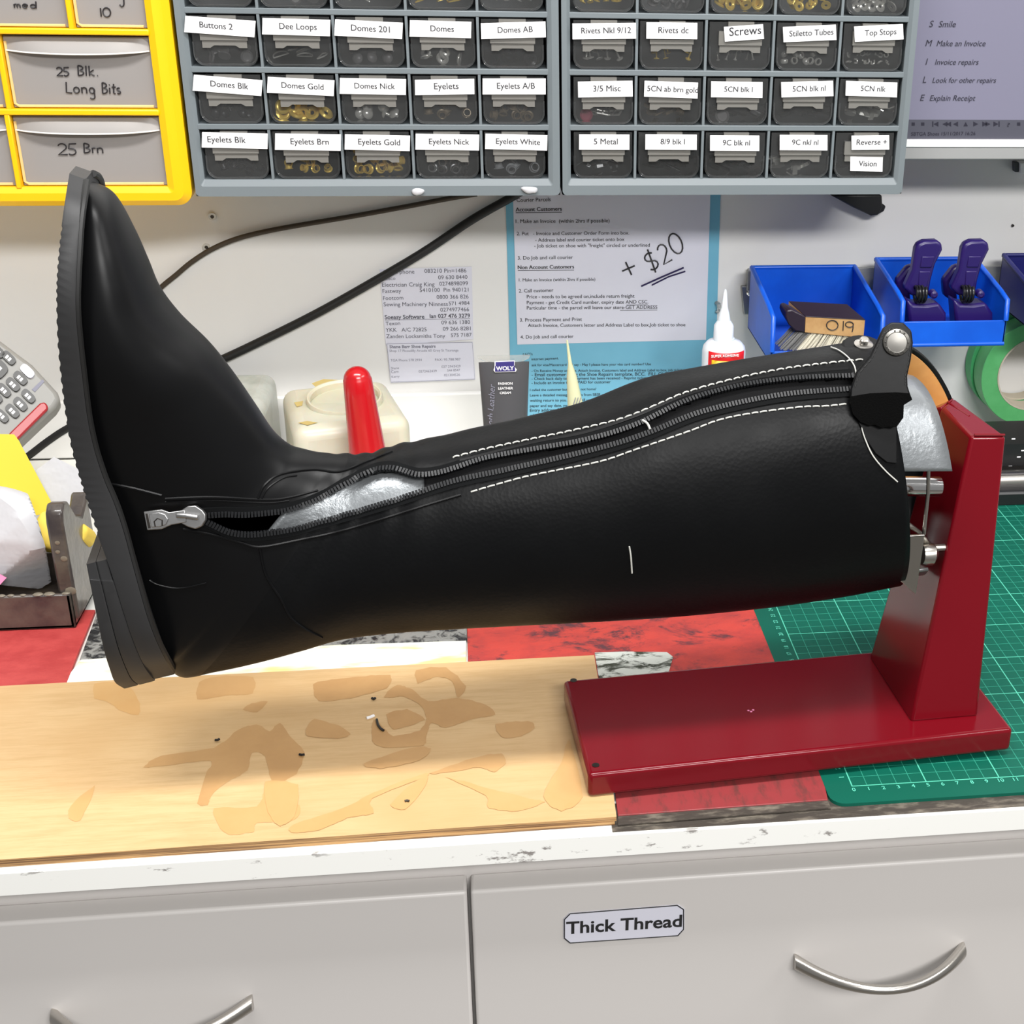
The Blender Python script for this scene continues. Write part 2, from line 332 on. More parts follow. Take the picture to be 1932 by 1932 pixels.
# strokes for handwriting (unit box, y up)
def arc(cx, cy, rx, ry, a0, a1, n=10): return [(cx+rx*math.cos(math.radians(a)), cy+ry*math.sin(math.radians(a))) for a in np.linspace(a0, a1, n)]
GL = {'0': [arc(.4, .5, .38, .5, 100, 460, 16)], '1': [[(.2, .95), (.22, 0)]], '2': [arc(.4, .7, .3, .28, 160, -30, 8)+[(.1, .02), (.75, .05)]],
 '5': [[(.7, 1), (.2, .97), (.15, .55)]+arc(.35, .3, .3, .28, 100, -140, 8)], '9': [arc(.35, .68, .28, .28, 20, 380, 12)+[(.62, .3), (.58, -.05)]],
 '+': [[(.0, .5), (.9, .45)], [(.45, .95), (.45, 0)]], '$': [arc(.42, .72, .28, .2, 40, 250, 8)+arc(.42, .28, .3, .22, 80, -140, 8), [(.5, 1.1), (.38, -.1)]],
 'B': [[(.1, 0), (.12, 1)], [(.12, 1)]+arc(.2, .77, .35, .22, 80, -80, 6)+arc(.2, .27, .42, .27, 85, -90, 6)+[(.1, 0)]], 'l': [[(.12, 1), (.1, 0)]], 'k': [[(.1, 1), (.1, 0)], [(.5, .6), (.1, .3), (.55, 0)]],
 'L': [[(.12, 1), (.08, .05), (.6, 0)]], 'o': [arc(.3, .28, .26, .28, 90, 450, 10)], 'n': [[(.05, .55), (.08, 0)], [(.08, .4)]+arc(.3, .35, .2, .2, 150, 0, 5)+[(.5, 0)]],
 'g': [arc(.28, .28, .24, .26, 40, 400, 10)+[(.5, -.3)]+arc(.28, -.35, .22, .15, 0, -160, 5)], 'i': [[(.12, .55), (.12, 0)], [(.12, .8), (.14, .84)]], 't': [[(.25, .9), (.22, .05), (.4, 0)], [(.05, .6), (.45, .62)]],
 's': [arc(.25, .42, .17, .13, 50, 250, 6)+arc(.25, .14, .18, .14, 80, -150, 6)], 'r': [[(.08, .55), (.1, 0)], [(.1, .38)]+arc(.25, .38, .15, .16, 150, 40, 4)], 'm': [[(.05, .5), (.08, 0)], [(.08, .38)]+arc(.2, .38, .12, .14, 150, 0, 4)+[(.33, 0)], [(.33, .38)]+arc(.45, .38, .12, .14, 150, 0, 4)+[(.58, 0)]],
 'e': [[(.06, .3), (.5, .32)]+arc(.28, .28, .23, .27, 10, 310, 9)], 'd': [arc(.28, .28, .24, .26, 40, 400, 10), [(.54, 1), (.52, 0)]], '.': [[(.1, .02), (.14, .04)]], 'J': [[(.45, 1), (.45, .2)]+arc(.25, .2, .2, .2, 0, -160, 6)], ' ': []}
GW = {'1': .4, 'l': .3, 'i': .3, '.': .3, 'm': .75, '0': .9, 'r': .45, ' ': .45, 't': .5}
def hand(mb, s, p0, u, v, r, mi=1, lift=NF*.0004):
    x = 0; p0 = np.array(p0); u = np.array(u); v = np.array(v)
    for c in s:
        for st in GL[c]: mb.tube([p0+u*(x+a)+v*b+lift for a, b in st], r, 5, mi)
        x += GW.get(c, .72)
def cr_interp(P, n):
    P = np.array(P, float); m = len(P); out = []
    for q in np.linspace(0, m-1, n):
        i = min(int(q), m-2); t = q-i; p1, p2 = P[i], P[i+1]; p0 = P[i-1] if i > 0 else 2*p1-p2; p3 = P[i+2] if i+2 < m else 2*p2-p1
        out.append(.5*(2*p1+(p2-p0)*t+(2*p0-5*p1+4*p2-p3)*t*t+(3*p1-p0-3*p2+p3)*t**3))
    return np.array(out)

WY = .62                                  # wall plane
TOP = -.0025                              # worktop surface (the mat's surface is z = 0)
# ================================================================== setting
struct('wall_back', MB().box(-2.2, 2.2, WY, WY+.1, -T, 1.6), 'wall')
struct('floor', MB().box(-2.2, 2.2, -2.6, WY, -T-.05, -T), 'floor')
struct('trim_1', MB().box(-1.6, -.205, WY-.008, WY, TOP, .058), 'white_trim', bevel=.002)
# ---- worktop
EY = -.0306
wt = thing('worktop', 'long white workbench top with an ink-marked front edge', 'worktop', (0, .3, -.019))
obj('top', MB().box(-1.6, 1.6, EY+.0012, WY-.009, -.019, TOP), 'worktop_white', wt)
obj('front_edge', MB().box(-1.6, 1.6, EY-.0008, EY+.001, -.0195, TOP), 'edge_white', wt, bevel=.0006)
obj('worn_strip', MB().box(-.16, 1.6, EY+.0015, .0, TOP-.001, TOP+.0001), 'worn_dark', wt)
# ---- drawer unit below
FY = -.0145
zt = py(883, 1683, FY)[2]
xg = py(886, 1720, FY)[0]
bc = thing('drawer_cabinet', 'white drawer unit below the workbench with bowed metal handles', 'cabinet', (0, .3, -T))
obj('body', MB().box(-1.5, 1.5, .004, .6, -T+.05, -.0196), 'melamine', bc)
obj('plinth', MB().box(-1.48, 1.48, .06, .58, -T, -T+.05), 'cab_inside', bc)
def drawer_front(x0, x1, h0, h1, label):
    d = obj('drawer', MB().box(x0, x1, FY, .0038, zt-.26, zt), 'melamine', bc, bevel=.0022, seg=3); d['label'] = label
    a, b = py(*h0, FY), py(*h1, FY); n = 25; G = []
    for i in range(n):
        t = i/(n-1); p = a+(b-a)*t; d_ = .033*(1-(2*t-1)**2)**.95; w = .0056-.0024*math.sin(math.pi*t)**.8; th = .0052-.0026*math.sin(math.pi*t)**.7
        c = p+np.array([0, -d_-.0005, 0]); G.append([c+np.array([0, math.cos(q)*th*1.3, math.sin(q)*w]) for q in np.linspace(0, 2*math.pi, 14, endpoint=False)])
    h = MB().grid(G, cv=True); h.add(G[0], [tuple(range(14))]); h.add(G[-1], [tuple(range(14))])
    obj('handle', h, 'steel', d, angle=1.1); return d
drawer_front(xg-.46, xg-.0012, (100, 1915), (478, 1888), 'left drawer with plain front')
dr = drawer_front(xg+.0012, xg+.46, (1497, 1811), (1817, 1788), 'right drawer with a thread sign')
# sign
sg = MB(); p = [py(x, y, FY) for x, y in ((1063, 1733), (1074, 1722), (1279, 1706), (1291, 1714), (1291, 1752), (1280, 1764), (1074, 1778), (1063, 1769))]
sg.prism([q+NF*.0002 for q in p], NF*.0006, 0)
for i in range(8): sg.tube([p[i]*.985+np.mean(p, 0)*.015+NF*.0008, p[(i+1) % 8]*.985+np.mean(p, 0)*.015+NF*.0008], .0004, 5, 1)
put_text(sg, 'Thick Thread', py(1068, 1760, FY), py(1286, 1746, FY), NF, 1, bold=.022, lift=.001)
obj('sign', sg, ['paper_cool', 'ink'], dr)

# ================================================================== pads and boards on the bench
def slab(name, poly, z0, z1, mats, label, cat, bevel=0, org=None, mb=None):
    mb = mb or MB(); mb.prism([pz(x, y, z1)*np.array([1, 1, 0])+np.array([0, 0, z0]) for x, y in poly], (0, 0, z1-z0))
    o = obj(name, mb, mats, bevel=bevel, org=org); return tag(o, label, cat)
# cutting mat
mt = MB(); th = .0058; e1 = np.array([math.cos(th), math.sin(th), 0]); e2 = np.array([-math.sin(th), math.cos(th), 0])
def mp(a, b): return e1*a*.01+e2*b*.01
rc = []
for cx_, cy_, a0 in ((-.8, -.8, 180), (61.2, -.8, 270), (61.2, 46.2, 0), (-.8, 46.2, 90)):
    rc += [mp(cx_+1.0*math.cos(math.radians(a)), cy_+1.0*math.sin(math.radians(a))) for a in np.linspace(a0, a0+90, 6)]
mt.prism([p+np.array([0, 0, TOP+.0002]) for p in rc], (0, 0, -TOP-.0002), 0)
for k in range(0, 25): ctext(mt, str(k), mp(k, -.58), e1, (0, 0, 1), .0050, bold=.01)
for k in range(1, 45): ctext(mt, str(k), mp(-.30, k), e2, (0, 0, 1), .0048, bold=.01)
tag(obj('cutting_mat', mt, ['mat_green', 'mat_print'], org=(0, 0, 0)), 'green cutting mat with white centimetre grid beneath the red stand', 'cutting mat')
# red pads
rp = thing('punch_pad', 'scuffed red rubber pad behind and below the red stand base', 'pad', (-.08, .1, TOP))
m = MB(); m.prism([pz(*p, 0)*np.array([1, 1, 0])+np.array([0, 0, TOP+.0002]) for p in ((883, 1246), (881, 1180), (1430, 1135), (1470, 1250), (1508, 1330), (1140, 1340), (1120, 1246))], (0, 0, .0022)); obj('pad_back', m, 'red_pad', rp, bevel=.0004)
m = MB(); m.prism([pz(*p, 0)*np.array([1, 1, 0])+np.array([0, 0, TOP+.0002]) for p in ((1140, 1341), (1508, 1331), (1556, 1480), (1562, 1508), (1166, 1538))], (0, 0, .0022)); obj('pad_front', m, 'red_worn', rp, bevel=.0004)
m = MB(); m.poly([pz(*p, 0)+np.array([0, 0, .0004]) for p in ((1122, 1232), (1180, 1230), (1258, 1231), (1270, 1240), (1262, 1268), (1240, 1276), (1130, 1282))]); obj('worn_patch', m, 'patch_dirty', rp)['label'] = 'worn white patch with black scuffs'
m = MB(); m.prism([pz(*p, 0)*np.array([1, 1, 0])+np.array([0, 0, TOP+.0008]) for p in ((1166, 1538), (1562, 1508), (1568, 1522), (1166, 1554))], (0, 0, .0008)); obj('pad_border', m, 'worn_dark', rp)
slab('cutting_pad', ((-160, 1315), (-160, 1165), (168, 1150), (180, 1150), (125, 1287), (90, 1291)), TOP+.0002, .001, 'red_pad_left', 'red rubber pad at the left under the dark metal tray', 'pad', .0006)
slab('rubber_block', ((150, 1243), (192, 1130), (480, 1120), (880, 1105), (881, 1207), (640, 1215), (400, 1228)), TOP+.0002, .0006, 'pitted', 'dark pitted rubber slab behind the white slab', 'slab', .0008)
slab('plastic_slab', ((100, 1310), (152, 1244), (400, 1229), (640, 1216), (880, 1208), (879, 1262)), TOP+.0002, .0, 'white_slab', 'white plastic slab with yellowed edges between plywood board and rubber slab', 'slab', .0006)
# plywood board (two sheets)
BZ = .0036
pb = thing('plywood_board', 'pale plywood work board with brown glue stains on the left', 'board', (-.3, .08, TOP))
corn = [(-260, 1308), (4, 1294), (1121, 1236), (1130, 1290), (1163, 1541), (-260, 1640)]
bt = MB(); top = [pz(*p, BZ) for p in corn]; n = len(top)
bt.poly(top, 0); lo = [p-np.array([0, 0, .0032]) for p in top]
bt.add(top+lo, [(i, (i+1) % n, n+(i+1) % n, n+i) for i in range(n)]+[tuple(range(n, 2*n))[::-1]], 1)
Z6 = lambda L: [(x*.31056, 1150+y*.31056) for x, y in L]
Z7 = lambda L: [(500+x*.31056, 1100+y*.31056) for x, y in L]
ST = [(2, Z6([(1210, 440), (1330, 405), (1540, 410), (1535, 510), (1370, 525), (1200, 548)])), (3, Z6([(575, 450), (770, 450), (850, 570), (840, 640), (740, 620), (650, 560), (575, 540)])),
 (2, Z6([(1475, 610), (1530, 570), (1630, 560), (1560, 625)])), (2, Z6([(870, 960), (980, 890), (1300, 840), (1450, 730), (1560, 700), (1640, 740), (1700, 690), (1780, 790), (1850, 870), (1800, 1000), (1660, 1060), (1610, 890), (1530, 870), (1500, 980), (1380, 1050), (1290, 1120), (1260, 1190), (1200, 1180), (1250, 1010), (1280, 920), (1000, 950)])),
 (3, Z6([(415, 1270), (430, 1190), (580, 1070), (490, 1280)])), (3, Z6([(1340, 1330), (1300, 1210), (1560, 1200), (1620, 1060), (1680, 1060), (1650, 1160), (1820, 1190), (1790, 1280), (1560, 1300), (1540, 1350), (1400, 1370)])),
 (2, Z7([(290, 640), (320, 600), (560, 570), (760, 560), (740, 640), (520, 700), (330, 720)])), (2, Z7([(920, 530), (1100, 515), (1220, 630), (1170, 700), (1140, 600), (1050, 570), (960, 600), (925, 610)])),
 (2, Z7([(720, 690), (800, 620), (900, 650), (990, 720), (1170, 700), (1340, 740), (1400, 800), (1250, 830), (1100, 880), (1010, 850), (980, 930), (960, 990), (720, 1000), (650, 960), (660, 830), (720, 880), (780, 930), (940, 900), (980, 820), (940, 740), (840, 690), (760, 700)])),
 (2, Z7([(740, 800), (860, 770), (970, 830), (780, 890)])), (2, Z7([(1400, 860), (1600, 840), (1640, 880), (1560, 930), (1440, 940)])),
 (2, Z7([(1000, 1160), (1280, 1060), (1440, 1040), (1460, 1100), (1390, 1150), (1300, 1120), (1130, 1150)])), (3, Z7([(1100, 1180), (1360, 1250), (1600, 1310), (1700, 1330), (1540, 1390), (1360, 1370), (1340, 1290)])),
 (3, Z7([(760, 1350), (870, 1240), (990, 1170), (960, 1260), (850, 1380)])), (3, Z7([(170, 1470), (480, 1370), (650, 1280), (960, 1160), (980, 1180), (650, 1310), (660, 1400), (560, 1420), (500, 1430), (340, 1500), (160, 1520)])),
 (3, Z7([(1690, 1300), (1800, 1090), (1850, 950), (1930, 1300), (1800, 1390)])), (2, Z7([(250, 890), (300, 830), (450, 870), (520, 920), (440, 950), (260, 930)])), (2, Z7([(600, 1100), (900, 1000), (1010, 1010), (940, 1080), (700, 1130)])), (3, Z7([(0, 1210), (200, 1230), (180, 1420), (90, 1480), (20, 1400)]))]
for k, (mi, P) in enumerate(ST):
    P = np.array(P, float); n = len(P); Q = []; rs_ = np.random.RandomState(k)
    for i in range(n):                                        # rounded, slightly wavering outlines
        p0, p1, p2, p3 = P[i-1], P[i], P[(i+1) % n], P[(i+2) % n]
        for t in np.linspace(0, 1, 7)[:-1]: Q.append(p1+(p2-p1)*t+.35*(t*(1-t)**2*(p2-p0)-t*t*(1-t)*(p3-p1))+rs_.uniform(-.9, .9, 2))
    bt.poly([pz(x, y, BZ)+np.array([0, 0, .00012+.00002*k]) for x, y in Q], mi)
obj('top_sheet', bt, ['plywood', 'ply_edge', 'stain_tan', 'stain_orange'], pb)
b2 = MB(); b2.prism([pz(*p, 0)*np.array([1, 1, 0])+np.array([0, 0, TOP+.0002]) for p in ((-260, 1330), (4, 1300), (1110, 1242), (1160, 1551), (-260, 1648))], (0, 0, .0026)); obj('bottom_sheet', b2, 'ply_edge', pb)
# crumbs on the board
def crumb(name, pts, r, m, label): tag(obj(name, MB().tube([pz(x, y, BZ)+np.array([0, 0, r+.0003]) for x, y in pts], r, 6), m), label, 'shaving')
crumb('leather_shaving', [(711, 1360), (713, 1370), (718, 1377), (724, 1381)], .0009, 'black_plastic', 'curled black leather shaving on the plywood')
crumb('leather_shaving', [(702, 1320), (706, 1322), (708, 1320)], .0010, 'black_plastic', 'short black leather crumb above the white chip on the plywood')
crumb('paper_chip', [(692, 1358), (699, 1356), (706, 1353)], .0011, 'paper', 'small white chip beside the curled shaving on the plywood')
crumb('leather_shaving', [(406, 1399), (411, 1399), (414, 1397)], .0009, 'black_plastic', 'tiny black crumb on the plywood tan stain left of center')
crumb('leather_shaving', [(565, 1426), (570, 1427), (575, 1426)], .0009, 'black_plastic', 'tiny black crumb on the right end of the big tan stain')
crumb('leather_shaving', [(764, 1514), (768, 1513), (772, 1514)], .0008, 'brown_cable', 'brown crumb near the front edge of the plywood')

# ================================================================== red boot stretcher stand
AY = .086; BE1 = np.array([math.cos(AY), math.sin(AY), 0]); BE2 = np.array([-math.sin(AY), math.cos(AY), 0]); BO = np.array([.07, .085, 0.])
def pb_(x, y, off=0.): return ppl(x, y, BO+BE2*off, BE2)      # pixel -> lengthwise mid-plane of the boot (moved off sideways)
stand = thing('boot_stretcher', 'glossy dark red metal stand whose arm fills the black boot', 'boot stretcher', (0, .08, .0039))
BT = .0215
fl, fr_ = pz(1110, 1462, BT), pz(1912, 1375, BT); bl = pz(1063, 1283, BT); u_ = (fr_-fl)/np.linalg.norm(fr_-fl); br_ = fr_+(bl-fl)
m = MB(); cs = [fl, fr_, br_, bl]
m.prism([p*np.array([1, 1, 0])+np.array([0, 0, .0039]) for p in cs], (0, 0, BT-.0039))
base = obj('base', m, 'red_gloss', stand, bevel=.0028, seg=3)
for (x, y) in ((1124, 1444), (1082, 1284)):
    c = pz(x, y, BT); obj('screw_hole', MB().lathe([(.0017, 0), (.0024, .0003), (.0024, .0006), (.0014, .0006)], c+np.array([0, 0, -.0002]), n=14), 'dark_steel', base)
m = MB()
for x, y in ((1412, 1341), (1417, 1343), (1421, 1340)): m.ball(pz(x, y, BT)+np.array([0, 0, .0002]), .0009, 0, 5, (1, 1, .4))
obj('paint_chip', m, 'pink_paper', base)
# upright: tapered folded sheet column
ZT = .217
b_fl, b_fr, b_bl = pz(1718, 1362, BT), pz(1845, 1351, BT), pz(1640, 1240, BT); b_br = b_fr+(b_bl-b_fl)
t_fl, t_fr = pz(1832, 823, ZT), pz(1899, 823, ZT); t_bl = pz(1776, 768, ZT); t_br = pz(1800, 750, ZT+.001)
m = MB(); bot = [b_fl, b_fr, b_br, b_bl]; topc = [t_fl, t_fr, t_br, t_bl]
m.prism2([p-np.array([0, 0, .001]) for p in bot], topc)
post = obj('upright', m, 'red_gloss', stand, bevel=.0022, seg=3)
m = MB(); c = (t_bl+t_br)/2; a = t_bl+np.array([-.004, .012, -.006]); b = t_br+np.array([0, .012, -.006])
m.prism2([t_bl, t_br, t_br-np.array([0, 0, .02]), t_bl-np.array([0, 0, .02])], [a, b, b-np.array([0, 0, .02]), a-np.array([0, 0, .02])]); obj('back_flange', m, 'red_gloss', post, bevel=.0012)
m = MB(); m.tube([t_fl+(t_fr-t_fl)*.1+np.array([0, .0008, .0006]), t_fr+np.array([-.001, .0008, .0006])], .0009, 8); obj('weld_seam', m, 'red_gloss', post); m = MB(); m.tube([t_bl+(t_br-t_bl)*.5, t_bl+(t_br-t_bl)*.6+(t_fr-t_br)*.4], .0008, 6); obj('weld_seam', m, 'red_gloss', post)

# ================================================================== the boot : loft from sole line (L) to top line (U)
PR = [ # Lx, Ly, Ux, Uy, half width, flatness of the L side
(161, 346, 169, 341, .007, .6), (155, 390, 218, 372, .024, .55), (150, 440, 255, 445, .034, .5), (145, 500, 281, 505, .040, .48), (143, 570, 305, 558, .0435, .45),
(148, 650, 345, 607, .0445, .45), (158, 730, 400, 658, .043, .45), (170, 810, 445, 712, .040, .48), (188, 885, 487, 772, .0375, .5), (210, 945, 520, 820, .036, .55),
(235, 1020, 552, 846, .0345, .6), (262, 1110, 580, 853, .0345, .65), (295, 1210, 608, 857, .0345, .7), (330, 1271, 640, 859, .034, .8), (400, 1264, 672, 859, .0345, .9),
(480, 1247, 702, 858, .036, .9), (560, 1226, 732, 848, .038, .9), (640, 1204, 766, 838, .0405, .9), (740, 1193, 815, 828, .0435, .9), (860, 1186, 900, 808, .047, .9),
(980, 1180, 1000, 786, .050, .9), (1100, 1174, 1110, 758, .0525, .9), (1220, 1167, 1225, 714, .0545, .9), (1340, 1157, 1335, 691, .0555, .9), (1460, 1144, 1445, 672, .056, .9),
(1580, 1126, 1560, 654, .056, .9), (1690, 1106, 1640, 644, .056, .9), (1990, 1055, 1880, 640, .056, .9)]
K = len(PR)-1; ND = 331
D = cr_interp(PR, ND); SG = np.linspace(0, K, ND)
Lp, Up, HW, PL = D[:, :2].copy(), D[:, 2:4].copy(), D[:, 4], np.clip(D[:, 5], .4, 1)
Lt, Ut = Lp.copy(), Up.copy()
PH = np.linspace(0, 2*math.pi, 48, endpoint=False)
def sec(U3, L3, w, pl, ph):
    c, s = np.cos(ph), np.sin(ph); pw = np.where(c > 0, .85, pl)
    yy = np.sign(s)*np.abs(s)**pw*w
    return (U3+L3)/2+(U3-L3)/2*c[..., None]+BE2*yy[..., None]
for it in range(5):
    U3 = np.array([pb_(*p) for p in Up]); L3 = np.array([pb_(*p) for p in Lp])
    for i in range(ND):
        d = Ut[i]-Lt[i]; ln = np.linalg.norm(d); d = d/ln
        q = proj(sec(U3[i], L3[i], HW[i], PL[i], PH)); t = (q-Lt[i])@d
        Up[i] += d*np.clip((ln-t.max()), -8, 8)*.9
        if i > 160*ND/331 or True: Lp[i] += d*np.clip((0-t.min()), -8, 8)*(.9 if SG[i] > 12.5 else .0)
U3 = np.array([pb_(*p) for p in Up]); L3 = np.array([pb_(*p) for p in Lp])
def interp(A, s):
    s = np.clip(s, 0, K); return np.stack([np.interp(s, SG, A[:, k]) for k in range(3)], -1)
def surf(s, ph, off=0.):
    """point of the boot surface at section s, angle ph (0 = shin line, pi = sole / calf line, 3/2 pi = side facing the camera)"""
    s = np.asarray(s, float); ph = np.asarray(ph, float); s, ph = np.broadcast_arrays(s, ph)
    U, L = interp(U3, s), interp(L3, s); w = np.interp(s, SG, HW)-off; pl = np.interp(s, SG, PL)
    H = U-L; ln = np.linalg.norm(H, axis=-1, keepdims=True); U = U-H/ln*off; L = L+H/ln*off
    c, sn = np.cos(ph), np.sin(ph); pw = np.where(c > 0, .85, pl); yy = np.sign(sn)*np.abs(sn)**pw*w
    return (U+L)/2+(U-L)/2*c[..., None]+BE2*yy[..., None]
NPH = 160
phs = np.linspace(0, 2*math.pi, NPH, endpoint=False)
def s_end(ph):                          # the far side of the shaft rises into a longer curved top
    x = (np.asarray(ph)+.15) % (2*math.pi); f = np.where((x > 0) & (x < math.pi*1.05), np.sin(x/1.05)**.8, 0)
    return 25.93+.85*f
NS = 330; ss = np.linspace(0, 1, NS); SPL = 22.
def grid_s(ph): return np.where(ss[:, None] < .82, ss[:, None]/.82*SPL, SPL+(s_end(ph)[None]-SPL)*(ss[:, None]-.82)/.18)
GS = grid_s(phs); GP = surf(GS, phs[None]+0*GS)
# soft creases at the ankle
s0 = GS; amp = .0008*np.exp(-((s0-14.5)/1.6)**2)*np.sin(s0*5.2+phs[None]*2)+.0005*np.exp(-((s0-17.3)/1.2)**2)*np.sin(s0*6+1.5*phs[None])
ctr = GP.mean(1, keepdims=True); dr_ = GP-ctr; amp = amp*np.clip(np.cos(phs[None])+.25, 0, 1); GP = GP+dr_/np.linalg.norm(dr_, axis=-1, keepdims=True)*amp[..., None]
quads = [(i*NPH+j, i*NPH+(j+1) % NPH, (i+1)*NPH+(j+1) % NPH, (i+1)*NPH+j) for i in range(NS-1) for j in range(NPH)]
VV = GP.reshape(-1, 3)
BVH = BVHTree.FromPolygons([tuple(p) for p in VV], quads)
def hit(x, y, off=0.):
    d = Vector(ray(x, y)).normalized(); p, n, i, _ = BVH.ray_cast(Vector(CAM), d)
    if p is None:
        p, n, i, _ = BVH.find_nearest(Vector(pb_(x, y)))
    if n.dot(d) > 0: n = -n
    return np.array(p+n*off), np.array(n)
def curve(P, n): return cr_interp(P, n)
T1 = [(372, 972), (420, 969), (460, 970), (500, 967), (540, 962), (580, 950), (620, 932), (650, 915), (680, 900), (710, 888), (740, 885), (765, 891), (790, 897), (820, 895), (855, 886), (917, 866), (1010, 849), (1104, 832), (1197, 804), (1293, 759), (1386, 732), (1479, 718), (1550, 713), (1612, 711)]
T2 = [(372, 974), (398, 987), (430, 1002), (460, 1007), (492, 1006), (554, 997), (616, 981), (678, 964), (749, 943), (855, 909), (948, 889), (1073, 861), (1166, 837), (1230, 815), (1293, 789), (1340, 774), (1410, 758), (1479, 746), (1550, 739), (1612, 735)]
C1, C2 = curve(T1, 260), curve(T2, 260)
poly = np.array(list(C1)+list(C2[::-1]))
def inside(pts, P):
    x, y = pts[:, 0], pts[:, 1]; r = np.zeros(len(pts), bool); n = len(P)
    for i in range(n):
        a, b = P[i], P[(i+1) % n]; c = ((a[1] > y) != (b[1] > y)) & (x < (b[0]-a[0])*(y-a[1])/(b[1]-a[1]+1e-12)+a[0]); r ^= c
    return r
fc = VV[np.array(quads)].mean(1); fpx = proj(fc); phc = np.array([(j+.5)/NPH for i in range(NS-1) for j in range(NPH)])
hole = inside(fpx, poly) & (phc > .5)
boot = thing('riding_boot', 'tall black leather riding boot with open side zip, toe pointing up', 'boot', tuple(L3[170*ND//331]))
m = MB(); keep = [q for q, h in zip(quads, hole) if not h]
smooth_face = [(GS[i].min() < 13.5) for i in range(NS-1)]
kk = [k for k, h in enumerate(hole) if not h]
m.v = [tuple(p) for p in VV]; m.f = keep; m.m = [1 if smooth_face[k//NPH] else 0 for k in kk]
m.f.append(tuple(range(NPH))); m.m.append(1)
upper = obj('upper', m, ['leather', 'leather_smooth', 'suede'], boot, angle=1.2, fix=False)
upper.data.flip_normals()
sm = upper.modifiers.new('thickness', 'SOLIDIFY'); sm.thickness = .0024; sm.offset = -1; sm.material_offset = 0
# tan lining on the inside of the longer far side
m = MB(); ps = np.linspace(.0*math.pi, .56*math.pi, 40); ts = np.linspace(0, 1, 16)
m.grid([[surf(23.4+(s_end(p % (2*math.pi))-.035-23.4)*t, p, .0034) for p in ps] for t in ts]); obj('lining', m, 'tan_lining', boot, solid=.0008)
# ---- sole and heel
WS = [(162, 338, 131, 327), (156, 375, 124, 370), (150, 420, 117, 420), (146, 480, 111, 470), (143, 540, 107, 520), (143, 590, 106, 570), (148, 650, 108, 640), (156, 720, 114, 710), (165, 790, 122, 775), (178, 850, 133, 840), (196, 905, 149, 900), (215, 950, 163, 945), (232, 1000, 181, 1000), (247, 1055, 201, 1055), (262, 1110, 216, 1100), (278, 1165, 233, 1155), (295, 1210, 251, 1208), (313, 1246, 270, 1252), (329, 1272, 290, 1281)]
SW = [.010, .028, .0385, .0445, .048, .049, .0475, .0445, .0415, .039, .0375, .037, .0372, .0376, .0378, .037, .0345, .028, .012]
nS = 230; WSd = cr_interp(WS, nS); SWd = np.clip(cr_interp(np.array(SW)[:, None], nS)[:, 0], .003, .06)
def strip_solid(mb, near_a, near_b, hw, teeth=None, mi=0):
    G = []
    for i in range(len(near_a)):
        A, B, w = near_a[i], near_b[i], hw[i]; v = BE2*w*2
        r_ = .0015
        G.append([A, A+(B-A)*.12-BE2*.0004, B+(A-B)*.12-BE2*.0004, B, B+v*.25, B+v*.5, B+v*.75, B+v, A+v, A+v*.5])
    mb.grid(G, mi, cv=True); mb.add(G[0], [tuple(range(10))], mi); mb.add(G[-1], [tuple(range(10))[::-1]], mi)
A = []; B = []
for i in range(nS):
    w = SWd[i]; a = pb_(WSd[i, 0], WSd[i, 1], -w); f = i/(nS-1)
    b = pb_(WSd[i, 2], WSd[i, 3], -w)
    if .12 < f < .68 and i % 4 < 2: b = b+(a-b)*.055
    A.append(a); B.append(b)
m = MB(); strip_solid(m, A, B, SWd); sole = obj('sole', m, 'sole_rubber', boot, angle=.45)
# welt groove line between sole and upper
m = MB(); m.tube([A[i]+(A[i]-B[i])*.05+BE2*.002 for i in range(2, nS-2, 3)], .0019, 8); m.tube([A[i]+(A[i]-B[i])*.05+BE2*(2*SWd[i]-.002) for i in range(2, nS-2, 3)], .0019, 8); obj('welt', m, 'black_rubber', boot)
HS = [(201, 1055, 163, 1064), (212, 1093, 168, 1090), (216, 1102, 170, 1100), (233, 1157, 182, 1160), (251, 1210, 196, 1225), (270, 1254, 207, 1262), (284, 1275, 217, 1287), (292, 1284, 234, 1299)]
HWd = [.0365, .0372, .0374, .0366, .034, .028, .020, .010]
n = 50; Hd = cr_interp(HS, n); Hw = np.clip(cr_interp(np.array(HWd)[:, None], n)[:, 0], .004, .05)
A2 = [pb_(Hd[i, 0], Hd[i, 1], -Hw[i]) for i in range(n)]; B2 = [pb_(Hd[i, 2], Hd[i, 3], -Hw[i]) for i in range(n)]
mid = [a+(b-a)*.52 for a, b in zip(A2, B2)]
m = MB(); strip_solid(m, A2, mid, Hw); heel = obj('heel', m, 'sole_rubber', boot, angle=.45)
m = MB(); strip_solid(m, [p+(b-p)*.05 for p, b in zip(mid, B2)], B2, Hw+.0002); obj('heel_cap', m, 'sole_rubber', heel, angle=.45)

